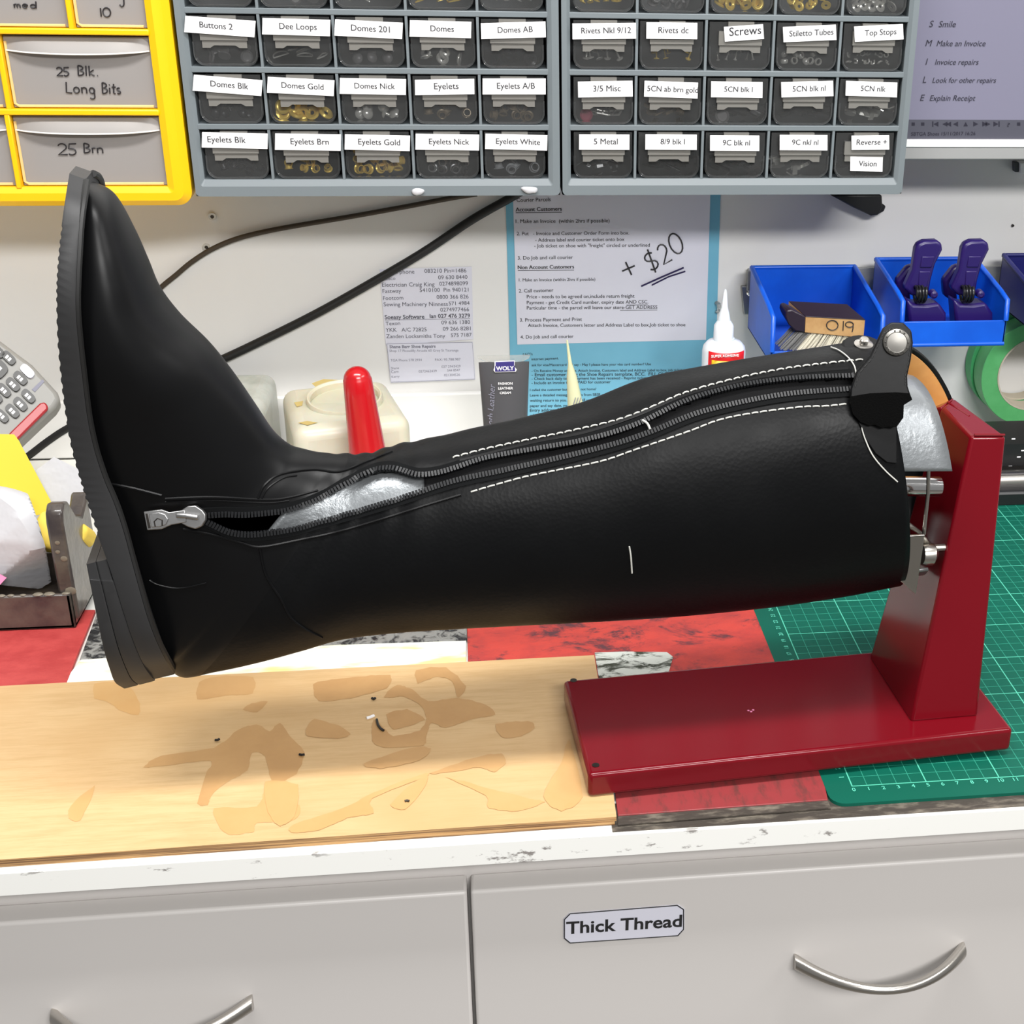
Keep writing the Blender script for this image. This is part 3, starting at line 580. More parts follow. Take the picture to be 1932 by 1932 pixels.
# ---- things that lie on the boot's surface
def surf_tube(mb, pts, r, n=120, off=0., mi=0, sides=6): 
    c = curve(pts, n); mb.tube([hit(x, y, off)[0] for x, y in c], r, sides, mi)
def surf_strip(mb, ca, cb, h0, h1, mi=0, nn=4):
    G = []
    for a, b in zip(ca, cb):
        row = []
        for k in range(nn):
            q = a+(b-a)*k/(nn-1); row.append(hit(q[0], q[1], h1)[0])
        for k in (nn-1, 0):
            q = a+(b-a)*k/(nn-1); row.append(hit(q[0], q[1], h0)[0])
        G.append(row)
    mb.grid(G, mi, cv=True); mb.add(G[0], [tuple(range(nn+2))], mi); mb.add(G[-1], [tuple(range(nn+2))], mi)
sh1 = np.array([0, -13.]); sh2 = np.array([2., 13.])
for nm, C_, sh in (('zip_tape', C1, sh1), ('zip_tape', C2, sh2)):
    sel = C_[::2]; m = MB(); surf_strip(m, sel, sel+sh, -.0018, .0010)
    tp = obj(nm, m, 'zip_tape', boot, angle=.9)
    m = MB(); seg = np.linalg.norm(np.diff(C_, axis=0), axis=1); cum = np.concatenate([[0], np.cumsum(seg)]); step = 6.2; i = 4.
    while i < cum[-1]:
        x, y = np.interp(i, cum, C_[:, 0]), np.interp(i, cum, C_[:, 1]); x2, y2 = np.interp(i+2, cum, C_[:, 0]), np.interp(i+2, cum, C_[:, 1])
        p, nn_ = hit(x, y, .0010); p2, _ = hit(x2, y2, .0010); t = p2-p; t /= np.linalg.norm(t)+1e-9; b = np.cross(nn_, t)
        V = [p+t*.00062*a+b*.0016*c+nn_*.0009*d for d in (-1, 1) for c in (-1, 1) for a in (-1, 1)]
        m.add(V, [(0, 2, 3, 1), (4, 5, 7, 6), (0, 1, 5, 4), (2, 6, 7, 3), (0, 4, 6, 2), (1, 3, 7, 5)]); i += step
    obj('zip_teeth', m, 'zip_teeth', tp, smooth=False)
# elastic gusset behind the open zip
g1 = [(800, 893), (855, 884), (917, 864), (1010, 847), (1104, 830), (1197, 802), (1293, 757), (1386, 730), (1479, 716), (1550, 711), (1625, 709)]
g2 = [(800, 930), (855, 911), (917, 897), (1010, 876), (1104, 855), (1197, 828), (1293, 791), (1386, 765), (1479, 748), (1550, 741), (1625, 737)]
ca, cb = curve(g1, 90), curve(g2, 90); m = MB()
m.grid([[hit(*(a+(b-a)*(t*1.3-.15)), -.0008-.0024*max(0, math.sin(math.pi*t)))[0] for t in np.linspace(0, 1, 8)] for a, b in zip(ca, cb)]); obj('gusset', m, 'gusset', boot, solid=.0008)
# silver arm of the stretcher inside the shaft
gpx = proj(VV); near = (np.tile(phs, NS) > math.pi)
def sphi(x, y):
    d = ((gpx-np.array([x, y]))**2).sum(1)+np.where(near, 0, 1e9); i = int(d.argmin()); return GS.reshape(-1)[i], phs[i % NPH]
sa, pa = sphi(496, 1020); sb, pb2 = sphi(1690, 884)
m = MB(); G = []
for t in np.linspace(0, 1, 60):
    s = sa+(27.0-sa)*t; p0_ = pa+(pb2-pa)*min(1, t*(27.0-sa)/(sb-sa)); s_lim = s
    e = max(0, s-25.)/2.
    G.append([surf(min(s, 25.6), p, .0095)+BE1*max(0, s-25.6)*.034-np.array([0, 0, .016])*e*max(0, math.cos(p)) for p in np.linspace(p0_, 2*math.pi+.12*math.pi, 40)])
m.grid(G); obj('upper_shell', m, 'silver_paint', stand, solid=.0022, angle=.9)
m = MB(); G = []
for t in np.linspace(0, 1, 40):
    s = 17+(26.45-17)*t
    G.append([surf(min(s, 26.0), p, .0075)+BE1*max(0, s-26.0)*.03 for p in np.linspace(.72*math.pi, 1.2*math.pi, 24)])
m.grid(G); obj('lower_shell', m, 'zinc', stand, solid=.002, angle=.9)
# spreading gear seen between boot top and upright
def bp(x, y, off=0.): return pb_(x, y, off)
m = MB(); a = bp(1610, 916, -.01); b = bp(1772, 918, -.01); m.tube([a, b], .0066, 20); obj('spreader_rod', m, 'chrome', stand)
m = MB(); m.tube([bp(1690, 918, -.01), bp(1700, 918, -.01)], .0088, 20); obj('collar', m, 'steel', stand)
m = MB(); pts = [bp(1752, 872, -.03), bp(1751, 930, -.03), bp(1743, 1008, -.03)]; m.tube(pts, .0013, 8); obj('tension_wire', m, 'steel', stand)
m = MB(); m.prism([bp(1692, 968, -.028), bp(1745, 1008, -.028), bp(1742, 1014, -.028), bp(1692, 982, -.028)], BE2*.004); obj('link_arm', m, 'steel', stand, bevel=.0006)
m = MB(); m.prism([bp(1680, 1013, -.036), bp(1745, 1009, -.036), bp(1737, 1066, -.036), bp(1728, 1122, -.036), bp(1700, 1098, -.036), bp(1680, 1080, -.036)], BE2*.002)
m.prism([bp(1680, 1013, -.036), bp(1745, 1009, -.036), bp(1760, 1026, -.016), bp(1690, 1030, -.016)], np.array([0, 0, -.0015])); obj('bracket', m, 'steel', stand, bevel=.0005)
m = MB(); m.tube([bp(1738, 1046, -.024), bp(1744, 1046, -.024), bp(1758, 1046, -.024), bp(1761, 1047, -.024)], [.0068, .0075, .0075, .006], 20); m.tube([bp(1760, 1034, -.024), bp(1785, 1033, -.024)], .0026, 10); obj('bolt', m, 'steel', stand)

# ---- stitching, seams
def stitches(P, label):
    c = curve(P, 600); seg = np.linalg.norm(np.diff(c, axis=0), axis=1); cum = np.concatenate([[0], np.cumsum(seg)]); m = MB(); i = 0.; n = 0
    while i < cum[-1]-8:
        ln = 11.5+(n % 3); Q = [hit(np.interp(i+d, cum, c[:, 0]), np.interp(i+d, cum, c[:, 1]), o)[0] for d, o in ((0, -.0001), (ln*.3, .0006), (ln*.7, .0006), (ln, -.0001))]
        m.tube(Q, .0005, 6); i += ln+4.2; n += 1
    obj('stitching', m, 'thread', boot)['label'] = label
stitches([(855, 863), (917, 847), (1010, 827), (1073, 814), (1166, 792), (1225, 770), (1293, 741), (1386, 715), (1479, 696), (1573, 684), (1634, 678)], 'white stitches above the zip')
stitches([(889, 928), (930, 916), (989, 900), (1042, 889), (1135, 870), (1197, 849), (1299, 814), (1355, 793), (1417, 780), (1510, 768), (1560, 766), (1605, 761)], 'white stitches below the zip')
m = MB()
surf_tube(m, [(195, 910), (250, 921), (305, 935)], .0009, 30, .0002); surf_tube(m, [(312, 941), (400, 938), (500, 943), (545, 939), (600, 925)], .0008, 60, .0002)
surf_tube(m, [(312, 947), (400, 944), (500, 949), (545, 945)], .0006, 60, .0002)
surf_tube(m, [(487, 940), (500, 915), (530, 895), (590, 886), (640, 890), (690, 872), (740, 852)], .0008, 60, .0002)
surf_tube(m, [(494, 940), (507, 920), (535, 902), (560, 897)], .0006, 30, .0002)
surf_tube(m, [(345, 998), (400, 1008), (450, 1022), (490, 1032), (560, 1020), (640, 1003), (720, 980), (800, 955), (870, 934)], .0009, 90, .0003)
surf_tube(m, [(490, 1034), (502, 1085), (530, 1130), (548, 1164), (575, 1186), (608, 1203)], .0008, 60, .0002)
surf_tube(m, [(282, 1095), (300, 1104), (340, 1110), (390, 1100)], .0006, 30, .0001)
obj('seam', m, 'leather_smooth', boot)
m = MB(); surf_strip(m, curve([(868, 868), (1010, 833), (1104, 815), (1197, 784), (1293, 745), (1386, 722), (1479, 705), (1600, 694)], 60), curve([(868, 872), (1010, 838), (1104, 820), (1197, 790), (1293, 750), (1386, 726), (1479, 710), (1600, 699)], 60), -.0005, .0012); obj('zip_edge', m, 'leather_smooth', boot)
# loose threads
m = MB(); surf_tube(m, [(1187, 1030), (1190, 1050), (1192, 1080)], .0005, 12, .0008); obj('thread_end', m, 'thread', boot)['label'] = 'short white thread on the calf'
m = MB(); surf_tube(m, [(1213, 796), (1222, 802), (1227, 812)], .0007, 10, .0025); obj('thread_end', m, 'thread', boot)['label'] = 'white thread end in the zip'
m = MB(); surf_tube(m, [(1568, 657), (1583, 663), (1600, 676), (1611, 691), (1615, 706)], .00045, 30, .0008); obj('loose_thread', m, 'thread', boot); m = MB(); surf_tube(m, [(1622, 796), (1630, 825), (1645, 858), (1668, 886), (1692, 908)], .00045, 40, .0012); obj('loose_thread', m, 'thread', boot)
# strap tab with press stud
m = MB(); patch = [(1618, 795), (1690, 800), (1690, 874), (1672, 872), (1650, 855), (1632, 828)]
m.prism([hit(x, y, .0006)[0] for x, y in patch], hit(1660, 830)[1]*.0012); obj('reinforcement', m, 'leather_smooth', boot, bevel=.0004)
STR = [(1605, 733), (1616, 701), (1641, 672), (1656, 640), (1666, 619), (1682, 608), (1705, 609), (1720, 624), (1723, 647), (1719, 678), (1712, 710), (1713, 729), (1721, 754), (1705, 764), (1704, 788), (1691, 806), (1678, 806), (1660, 801), (1641, 799), (1623, 796), (1609, 781), (1603, 756)]
q0 = hit(1650, 780)[0]; nrm = np.array([-.15, -.93, .33]); nrm /= np.linalg.norm(nrm); q0 = q0+nrm*.006
stp = [ppl(x, y, q0, nrm) for x, y in STR]
cen = np.mean(stp, 0)
m = MB(); m.prism([p-nrm*.0035 for p in stp], nrm*.0035); strap = obj('strap', m, 'leather_smooth', boot, bevel=.001, seg=3)
low = [(1604, 748), (1640, 742), (1690, 740), (1716, 742), (1721, 754), (1705, 764), (1704, 788), (1691, 806), (1678, 804), (1665, 807), (1650, 801), (1641, 803), (1623, 796), (1609, 781), (1603, 756)]
m = MB(); m.prism([ppl(x, y, q0, nrm)+nrm*.0002 for x, y in low], nrm*.0006); obj('rough_end', m, 'suede', strap)['label'] = 'rough unfinished strap end'
m = MB(); ins = [p+(cen-p)*.11 for p in stp[:12]]; 
for i in range(len(ins)-1):
    for k in range(3): a, b = ins[i]+(ins[i+1]-ins[i])*(k/3+.06), ins[i]+(ins[i+1]-ins[i])*(k/3+.27); m.tube([a+nrm*.0002, b+nrm*.0002], .0004, 5)
obj('strap_stitching', m, 'black_rubber', strap)
c = ppl(1691, 646, q0, nrm); m = MB(); m.lathe([(.0078, 0), (.0082, .001), (.0078, .0022), (.0062, .003), (.0058, .0027), (.003, .003), (.0005, .0031)], c, nrm, 32)
for k in range(14):
    if k in (2, 6): continue
    a = 2*math.pi*k/14; uu = np.cross(nrm, [0, 0, 1.]); uu /= np.linalg.norm(uu); vv = np.cross(uu, nrm); p = c+nrm*.0028+(uu*math.cos(a)+vv*math.sin(a))*.0068; m.ball(p, .0006, 0, 4)
obj('press_stud', m, 'pewter', strap)
c, cn = hit(1629, 652, .0005); cn = np.array([0, -.25, .97]); m = MB(); m.lathe([(.0058, 0), (.0060, .0008), (.0045, .0014), (.0028, .0016), (.0024, .003), (.0032, .004), (.0024, .0048), (.0005, .005)], c, cn, 24); st_ = obj('stud_socket', m, 'steel', boot)
m = MB(); m.lathe([(.0135, -.004), (.0135, 0), (.012, .0012), (.0005, .0014)], c-cn*.0016, cn, 20); obj('stud_patch', m, 'leather_smooth', boot)
# zip slider and pull
q, qn = hit(330, 976); qn = np.array([-.1, -.93, .35]); qn /= np.linalg.norm(qn); q = q+qn*.002
zz = lambda L, o=0.: [ppl(x, y, q+qn*o, qn) for x, y in L]
m = MB(); m.prism(zz([(345, 962), (358, 954), (372, 953), (385, 962), (391, 970), (391, 980), (384, 992), (372, 997), (358, 993), (345, 986)]), qn*.0036)
m.tube(zz([(333, 972), (352, 973), (374, 976)], .0055), .0016, 10); sl = obj('zip_slider', m, 'zinc', boot, bevel=.0005)
m = MB(); o_ = [(272, 965), (306, 961), (320, 966), (350, 962), (352, 985), (324, 990), (306, 998), (279, 1000)]
m.prism(zz(o_, .004), qn*.0012); m.prism(zz([(281, 970), (300, 966), (312, 970), (318, 979), (314, 990), (302, 994), (286, 995)], .0052), qn*.0008); pl = obj('zip_pull', m, 'zinc', sl, bevel=.0004)
m = MB(); m.tube(zz([(293, 994), (291, 984), (297, 978), (306, 981), (306, 992)], .006), .0004, 5); m.prism(zz([(275, 969), (279, 969), (285, 996), (280, 997)], .0052), qn*.0006); obj('pull_mark', m, 'dark_steel', sl)

# ================================================================== drawer cabinets on the wall
CF = .48
ROWS = [(.2985, .339), (.3440, .3842), (.3893, .4295), (.4346, .4750)]      # bottom row first
LC = [-.4560, -.4002, -.3416, -.2831, -.2255, -.1690]; RC = [-.1497, -.0940, -.0354, .0226, .0804, .1380]
def small_cabinet(label, cols, x0, x1, z0=.2848, z1=.4905):
    cab = thing('storage_cabinet', label, 'cabinet', ((x0+x1)/2, .55, z0))
    m = MB(); m.box(x0, x1, CF+.002, WY-.002, z0, z0+.003); m.box(x0, x1, CF+.002, WY-.002, z1-.003, z1); m.box(x0, x0+.003, CF+.002, WY-.002, z0, z1); m.box(x1-.003, x1, CF+.002, WY-.002, z0, z1); m.box(x0, x1, WY-.006, WY-.003, z0, z1)
    obj('body', m, 'grey_plastic', cab)
    def rrect(a, b, c, d, r, Y):
        P = []
        for cx_, cz, a0 in ((a+r, c+r, 180), (b-r, c+r, 270), (b-r, d-r, 0), (a+r, d-r, 90)): P += [np.array([cx_+r*math.cos(math.radians(q)), Y, cz+r*math.sin(math.radians(q))]) for q in np.linspace(a0, a0+90, 6)]
        return P
    fr = MB(); O = rrect(x0, x1, z0, z1, .004, CF); I = rrect(cols[0], cols[-1], ROWS[0][0], ROWS[-1][1], .0008, CF+.0028); O2 = rrect(x0, x1, z0, z1, .004, CF+.02); n = len(O)
    Om = [o+(i-o)*.6+NF*(-.0002) for o, i in zip(rrect(x0, x1, z0, z1, .004, CF), [p*np.array([1, 0, 1])+np.array([0, CF, 0]) for p in I])]
    I2 = [p+np.array([0, .02, 0]) for p in I]
    for A_, B_ in ((O2, O), (O, Om), (Om, I), (I, I2)): fr.add(list(A_)+list(B_), [(i, (i+1) % n, n+(i+1) % n, n+i) for i in range(n)])
    obj('frame', fr, 'grey_plastic', cab, angle=.5)
    m = MB()
    for (a, b), (c, d) in zip(ROWS[:-1], ROWS[1:]): m.box(cols[0]-.001, cols[-1]+.001, CF+.0022, WY-.01, b+.0002, c-.0002)

    for (a, b), (c, d) in zip(ROWS[:-1], ROWS[1:]): obj('shelf', MB().box(cols[0]-.001, cols[-1]+.001, CF+.0022, WY-.01, b+.0002, c-.0002), 'grey_plastic', cab, bevel=.0006)
    for x in cols[1:-1]: obj('divider', MB().box(x-.0011, x+.0011, CF+.0026, WY-.01, ROWS[0][0]-.001, ROWS[-1][1]+.001), 'grey_plastic', cab)
    obj('liner', MB().box(cols[0], cols[-1], .545, .55, ROWS[0][0], ROWS[-1][1]), 'dark_inside', cab)
    return cab
cabL = small_cabinet('grey small-parts cabinet on the wall nearest the yellow cabinet', LC, -.4640, -.1592)
cabR = small_cabinet('grey small-parts cabinet on the wall beside the monitor', RC, -.1570, .1462)
# label : text, centre px, width px, height px, tilt degrees (down to the right), text width fraction
LAB = {('L', 2): [('Buttons 2', 415, 50, 133, 31, 4.2, .47), ('Dee Loops', 559, 51, 128, 31, 1.6, .55), ('Domes 201', 695.5, 55, 128, 31, 3, .57), ('Domes', 831, 55, 116, 31, 1.5, .38), ('Domes AB', 968.5, 57, 122, 30, -1.6, .54)],
 ('L', 1): [('Domes Blk', 429.5, 161, 130, 30, 4.6, .55), ('Domes Gold', 567.5, 163, 126, 30, 3, .63), ('Domes Nick', 703.5, 163, 125, 30, 1, .61), ('Eyelets', 839, 164, 112, 29, -1, .41), ('Eyelets A/B', 970, 163, 119, 30, 0, .6)],
 ('L', 0): [('Eyelets Blk', 443, 265, 124, 29, 1.3, .58), ('Eyelets Brn', 581, 268, 124, 31, .8, .58), ('Eyelets Gold', 712, 269, 123, 29, 1.3, .64), ('Eyelets Nick', 844, 268, 120, 30, .8, .63), ('Eyelets White', 974, 268, 117, 29, 1.5, .71)],
 ('R', 2): [('Rivets Nkl 9/12', 1140, 58.5, 120, 30, -.6, .78), ('Rivets dc', 1267.5, 58, 96, 31, .6, .59), ('Screws', 1403.5, 62, 74, 28, -4, .81), ('Stiletto Tubes', 1527.5, 63, 100, 29, -2.5, .83), ('Top Stops', 1658, 62, 92, 29, -3, .65)],
 ('R', 1): [('3/5 Misc', 1142, 168, 103, 30, -1, .5), ('5CN ab brn gold', 1266, 169, 101, 30, 2, .95), ('5CN blk l', 1390, 169, 97, 30, .8, .55), ('5CN blk nl', 1523, 168, 98, 29, -1.5, .63), ('5CN nlk', 1644, 168, 97, 28, 2, .48)],
 ('R', 0): [('5 Metal', 1140, 268, 95, 29, .2, .47), ('8/9 blk l', 1266, 268, 97, 29, .4, .47), ('9C blk nl', 1386, 270, 93, 29, .3, .55), ('9C nkl nl', 1516, 269, 90, 29, .3, .55), ('Reverse +', 1642, 269, 71, 27, -.6, .8)]}
def smooth_front(x0, x1, z0, z1, r=.008):
    P = [np.array([x0, 0, z1]), np.array([x0, 0, z0+r])]
    P += [np.array([x0+r+r*math.cos(math.radians(a)), 0, z0+r+r*math.sin(math.radians(a))]) for a in np.linspace(190, 270, 6)]
    P += [np.array([x1-r+r*math.cos(math.radians(a)), 0, z0+r+r*math.sin(math.radians(a))]) for a in np.linspace(270, 350, 6)]
    return P+[np.array([x1, 0, z0+r]), np.array([x1, 0, z1])]
def paper_label(drawer, t, cx_, cy_, w, h, ang, fr, Y=.4790, bold=0):
    a = math.radians(ang); c = np.array([cx_, cy_]); u = np.array([math.cos(a), math.sin(a)])*w/2; v = np.array([-math.sin(a), math.cos(a)])*h/2
    m = MB(); q = [py(*(c+p), Y) for p in (-u-v, u-v, u+v, -u+v)]; m.prism(q, NF*.0004, 0)
    tw = w*fr; off = {'Buttons 2': -.05, 'Eyelets Blk': -.12}.get(t, .03)*w
    b0 = c+v*.28+u*(off-tw/2)*2/w; b1 = c+v*.28+u*(off+tw/2)*2/w
    put_text(m, t, py(*b0, Y), py(*b1, Y), NF, 1, fat=.011, lift=.0006); obj('name_label', m, ['paper', 'ink_grey'], drawer, smooth=False)
def make_drawer(cab, cols, c, r, lab):
    x0, x1 = cols[c]+.0028, cols[c+1]-.0028; z0, z1 = ROWS[r][0]+.0008, ROWS[r][1]-.0012
    Y = .4835; m = MB(); out = smooth_front(x0, x1, z0, z1); m.prism([p+np.array([0, Y, 0]) for p in out], (0, .0012, 0))
    inn = smooth_front(x0+.0015, x1-.0015, z0+.001, z1-.004, .007)
    A_ = [p+np.array([0, Y+.0013, 0]) for p in inn]; B_ = [p+np.array([0, .543-Y, 0])+np.array([0, Y, 0]) for p in inn]; n = len(inn)
    m.add(A_+B_, [(i, i+1, n+i+1, n+i) for i in range(n-1)])
    d = obj('drawer', m, 'smoked', cab, angle=.9)
    d['label'] = ('smoky clear drawer labelled '+lab[0]) if lab else 'smoky clear drawer of the cut-off top row'
    # raised bottom rim
    rim = smooth_front(x0+.0006, x1-.0006, z0+.0004, z1-.02); rm = MB(); rm.tube([p+np.array([0, Y-.0004, 0]) for p in rim], .0009, 6); obj('rim', rm, 'smoked', d)
    if lab:
        xm = (x0+x1)/2; zl = py(lab[1], lab[2]+lab[4]/2-3, Y)[2]; w = .0185
        pm = MB(); pm.box(xm-w, xm+w, Y-.003, Y-.0002, zl-.0052, zl+.006)
        pr = [(xm-w+.001, zl-.0056), (xm+w-.001, zl-.0056), (xm+w-.001, zl-.0112), (xm+w*.62, zl-.0112), (xm+w*.45, zl-.0092), (xm-w*.45, zl-.0092), (xm-w*.62, zl-.0112), (xm-w+.001, zl-.0112)]
        pm.prism([np.array([x, Y-.0002, z]) for x, z in pr], NF*.0016); obj('pull', pm, 'smoked_pull', d, smooth=False)
        top = MB(); top.box(xm-.011, xm+.011, Y-.004, Y-.0002, z1-.006, z1+.0004); obj('catch', top, 'smoked_pull', d, smooth=False)
        paper_label(d, *lab)
        if lab[0] == 'Reverse +': paper_label(d, 'Vision', 1634.6, 309.5, 61, 27, 1.2, .55, .4815)
    return x0, x1, z0, z1
BOX = {}
for key, cab, cols in (('L', cabL, LC), ('R', cabR, RC)):
    for r in range(4):
        for c in range(5): BOX[(key, r, c)] = make_drawer(cab, cols, c, r, LAB[(key, r)][c] if r < 3 else None)
# putty lumps on the frame
def lump(pts, label):
    m = MB(); P = [py(x, y, CF-.0002) for x, y in pts]; c = np.mean(P, 0); n = len(P)
    m.add(P+[p+(c-p)*.3+NF*.003 for p in P]+[c+NF*.0038], [(i, (i+1) % n, n+(i+1) % n, n+i) for i in range(n)]+[(n+i, n+(i+1) % n, 2*n) for i in range(n)]+[tuple(range(n))[::-1]]); tag(obj('putty_lump', m, 'crumpled', angle=1.2, subsurf=1), label, 'putty')
lump([(772, 360), (777, 353), (790, 352), (803, 355), (806, 361), (798, 368), (785, 371), (776, 367)], 'grey-white putty lump on the cabinet frame, further from the gap')
lump([(975, 353), (985, 349), (996, 350), (1017, 350), (1019, 358), (1016, 366), (1005, 365), (994, 368), (985, 361)], 'jagged white putty lump on the cabinet frame, close to the gap')

# ---- small hardware in the drawers (every piece its own object)
def ring_mb(r, h, t): return MB().lathe([(r-t, 0), (r, 0), (r*1.28, h*.05), (r*1.28, h*.15), (r, h*.25), (r, h), (r-t, h), (r-t, h*.3)], n=18, closed=True)
def k_eyelet(): return ring_mb(.0032, .0046, .0006)
def k_big(): return MB().lathe([(.0020, 0), (.0064, 0), (.0066, .0012), (.0050, .0024), (.0034, .0022), (.0020, .0010)], n=22, closed=True)
def k_dome():
    m = MB(); m.lathe([(.0001, .0030), (.0022, .0027), (.0042, .0016), (.0050, 0), (.0044, 0), (.0030, .0010), (.0014, .0014), (.0014, -.0040), (.0001, -.0042)], n=18); return m
def k_rivet():
    m = MB(); m.lathe([(.0001, 0), (.0030, 0), (.0032, .0006), (.0022, .0012), (.0009, .0014), (.0009, .0098), (.0001, .0100)], n=12); return m
def k_ring(): 
    a = np.linspace(0, 2*math.pi, 20, endpoint=False); return MB().grid([[((.0028+.00075*math.cos(b))*math.cos(q), (.0028+.00075*math.cos(b))*math.sin(q), .00075*math.sin(b)*2.5) for b in np.linspace(0, 2*math.pi, 8, endpoint=False)] for q in a], cu=True, cv=True)
def k_dee():
    P = [(-.008, 0, 0), (.008, 0, 0)]+[(.008*math.cos(q), .0085*math.sin(q), 0) for q in np.linspace(.15, math.pi-.15, 9)]+[(-.008, 0, 0)]; return MB().tube(P, .0008, 6)
def k_slider():
    m = MB(); m.prism([(-.004, -.005, 0), (.004, -.005, 0), (.005, .002, 0), (.003, .005, 0), (-.003, .005, 0), (-.005, .002, 0)], (0, 0, .003)); m.prism([(-.0022, -.016, .003), (.0022, -.016, .003), (.0018, 0, .003), (-.0018, 0, .003)], (0, 0, .001)); return m
def k_screw():
    m = MB(); m.lathe([(.0001, 0), (.0026, .0001), (.0010, .0018), (.0009, .0090), (.0001, .0112)], n=10); return m
def k_stop():
    return MB().tube([(-.0016, .0015, 0), (-.0016, -.001, 0), (0, -.0018, 0), (.0016, -.001, 0), (.0016, .0015, 0)], .0008, 6)
def k_buckle():
    m = MB(); m.box(-.007, .007, -.005, -.0036, 0, .0012); m.box(-.007, .007, .0036, .005, 0, .0012); m.box(-.007, -.0056, -.005, .005, 0, .0012); m.box(.0056, .007, -.005, .005, 0, .0012); m.box(-.0006, .0006, -.005, .005, .0012, .0022); return m
def k_button(): return MB().lathe([(.0001, .0008), (.0035, .0008), (.0044, .0016), (.0050, .0012), (.0050, 0), (.0001, 0)], n=18)
KIND = {'eyelet': k_eyelet, 'snap_dome': k_big, 'dome_stud': k_dome, 'rivet': k_rivet, 'tube_ring': k_ring, 'dee_loop': k_dee, 'zip_slider': k_slider, 'screw': k_screw, 'zip_stop': k_stop, 'buckle': k_buckle, 'button': k_button}
PROTO = {}
def hardware(kind, matname, key, count, label, cat, size=1., layers=3):
    x0, x1, z0, z1 = BOX[key]; rs = random.Random(hash((key[0] == 'L', key[1], key[2])) & 0xffff if False else (100*(key[0] == 'L')+10*key[1]+key[2]+len(label)))
    pk = (kind, matname)
    span = x1-x0-.014; percol = max(3, int(count/layers+.5))
    for i in range(count):
        if pk not in PROTO:
            PROTO[pk] = obj(kind, KIND[kind](), matname, org=(0, 0, 0), angle=.7); o = PROTO[pk]; ORG[o.name] = np.zeros(3)
        else: o = PROTO[pk].copy(); COL.objects.link(o)
        lay = i//percol; k = i % percol
        x = x0+.007+span*(k+.5+rs.uniform(-.3, .3))/percol; z = z0+.0052+lay*.0062*size+rs.uniform(0, .0014); y = .4915+rs.uniform(0, .004)+lay*.001
        o.location = (x, y, z+T); o.scale = (size,)*3
        a = rs.random(); o.rotation_euler = (math.pi/2+rs.uniform(-.5, .5), rs.uniform(-.6, .6), rs.uniform(-.6, .6)) if a < .5 else (rs.uniform(-.5, .5), rs.uniform(-1.4, 1.4), rs.uniform(0, 6))
        if kind in ('zip_slider', 'rivet', 'screw', 'dee_loop', 'buckle'):
            o.location.y = .4985+rs.uniform(0, .006); o.rotation_euler = (rs.uniform(.15, .5), rs.uniform(-.35, .35), rs.choice((0, math.pi/2, math.pi, -math.pi/2))+rs.uniform(-.5, .5))
        tag(o, label, cat, cat+'s in the '+label.split('drawer ')[-1]+' drawer')
H = hardware
H('button', 'grey_bits', ('L', 2, 0), 6, 'dull grey button lying in the drawer labelled Buttons 2', 'button', 1, 2)
H('dee_loop', 'nickel', ('L', 2, 1), 5, 'thin silver dee loop lying in the drawer labelled Dee Loops', 'dee loop', .8, 2)
H('dome_stud', 'grey_bits', ('L', 2, 2), 6, 'small grey dome stud lying in the drawer labelled Domes 201', 'stud', .9, 2)
H('snap_dome', 'nickel', ('L', 2, 3), 5, 'silver dome cap lying in the drawer labelled Domes', 'stud', .8, 2)
H('snap_dome', 'black_metal', ('L', 2, 4), 6, 'dark dome cap lying in the drawer labelled Domes AB', 'stud', 1, 2)
H('dome_stud', 'black_metal', ('L', 1, 0), 7, 'black dome stud lying in the drawer labelled Domes Blk', 'stud', .9, 2)
H('snap_dome', 'gold', ('L', 1, 1), 9, 'gold dome cap heaped in the drawer labelled Domes Gold', 'stud', .95, 2)
H('dome_stud', 'nickel', ('L', 1, 2), 7, 'nickel dome stud standing in the drawer labelled Domes Nick', 'stud', 1, 2)
H('eyelet', 'antique', ('L', 1, 3), 8, 'dark eyelet lying in the drawer labelled Eyelets', 'eyelet', 1, 2)
H('eyelet', 'antique', ('L', 1, 4), 9, 'antique brass eyelet lying in the drawer labelled Eyelets A/B', 'eyelet', 1, 2)
H('eyelet', 'black_metal', ('L', 0, 0), 9, 'black eyelet lying in the drawer labelled Eyelets Blk', 'eyelet', 1, 2)
H('eyelet', 'gold', ('L', 0, 1), 7, 'loose brass eyelet lying in the drawer labelled Eyelets Brn', 'eyelet', .9, 2)
H('eyelet', 'gold', ('L', 0, 2), 15, 'shiny gold eyelet heaped in the drawer labelled Eyelets Gold', 'eyelet', 1.1, 3)
H('eyelet', 'zinc', ('L', 0, 3), 8, 'nickel eyelet lying in the drawer labelled Eyelets Nick', 'eyelet', 1, 2)
H('eyelet', 'white_bits', ('L', 0, 4), 7, 'whitish eyelet lying in the drawer labelled Eyelets White', 'eyelet', 1.1, 2)
H('rivet', 'nickel', ('R', 2, 0), 10, 'nickel rivet lying in the drawer labelled Rivets Nkl 9/12', 'rivet', 1, 2)
H('rivet', 'gold', ('R', 2, 1), 6, 'brass rivet standing in the drawer labelled Rivets dc', 'rivet', .8, 2)
H('screw', 'nickel', ('R', 2, 2), 10, 'small screw lying in the drawer labelled Screws', 'screw', .7, 2)
H('tube_ring', 'nickel', ('R', 2, 3), 9, 'tiny steel tube end in the drawer labelled Stiletto Tubes', 'tube', .95, 2)
H('zip_stop', 'nickel', ('R', 2, 4), 14, 'tiny zip stop scattered in the drawer labelled Top Stops', 'zip stop', 1, 2)
H('buckle', 'nickel', ('R', 1, 0), 5, 'square metal fitting piled in the drawer labelled 3/5 Misc', 'fitting', .9, 2)
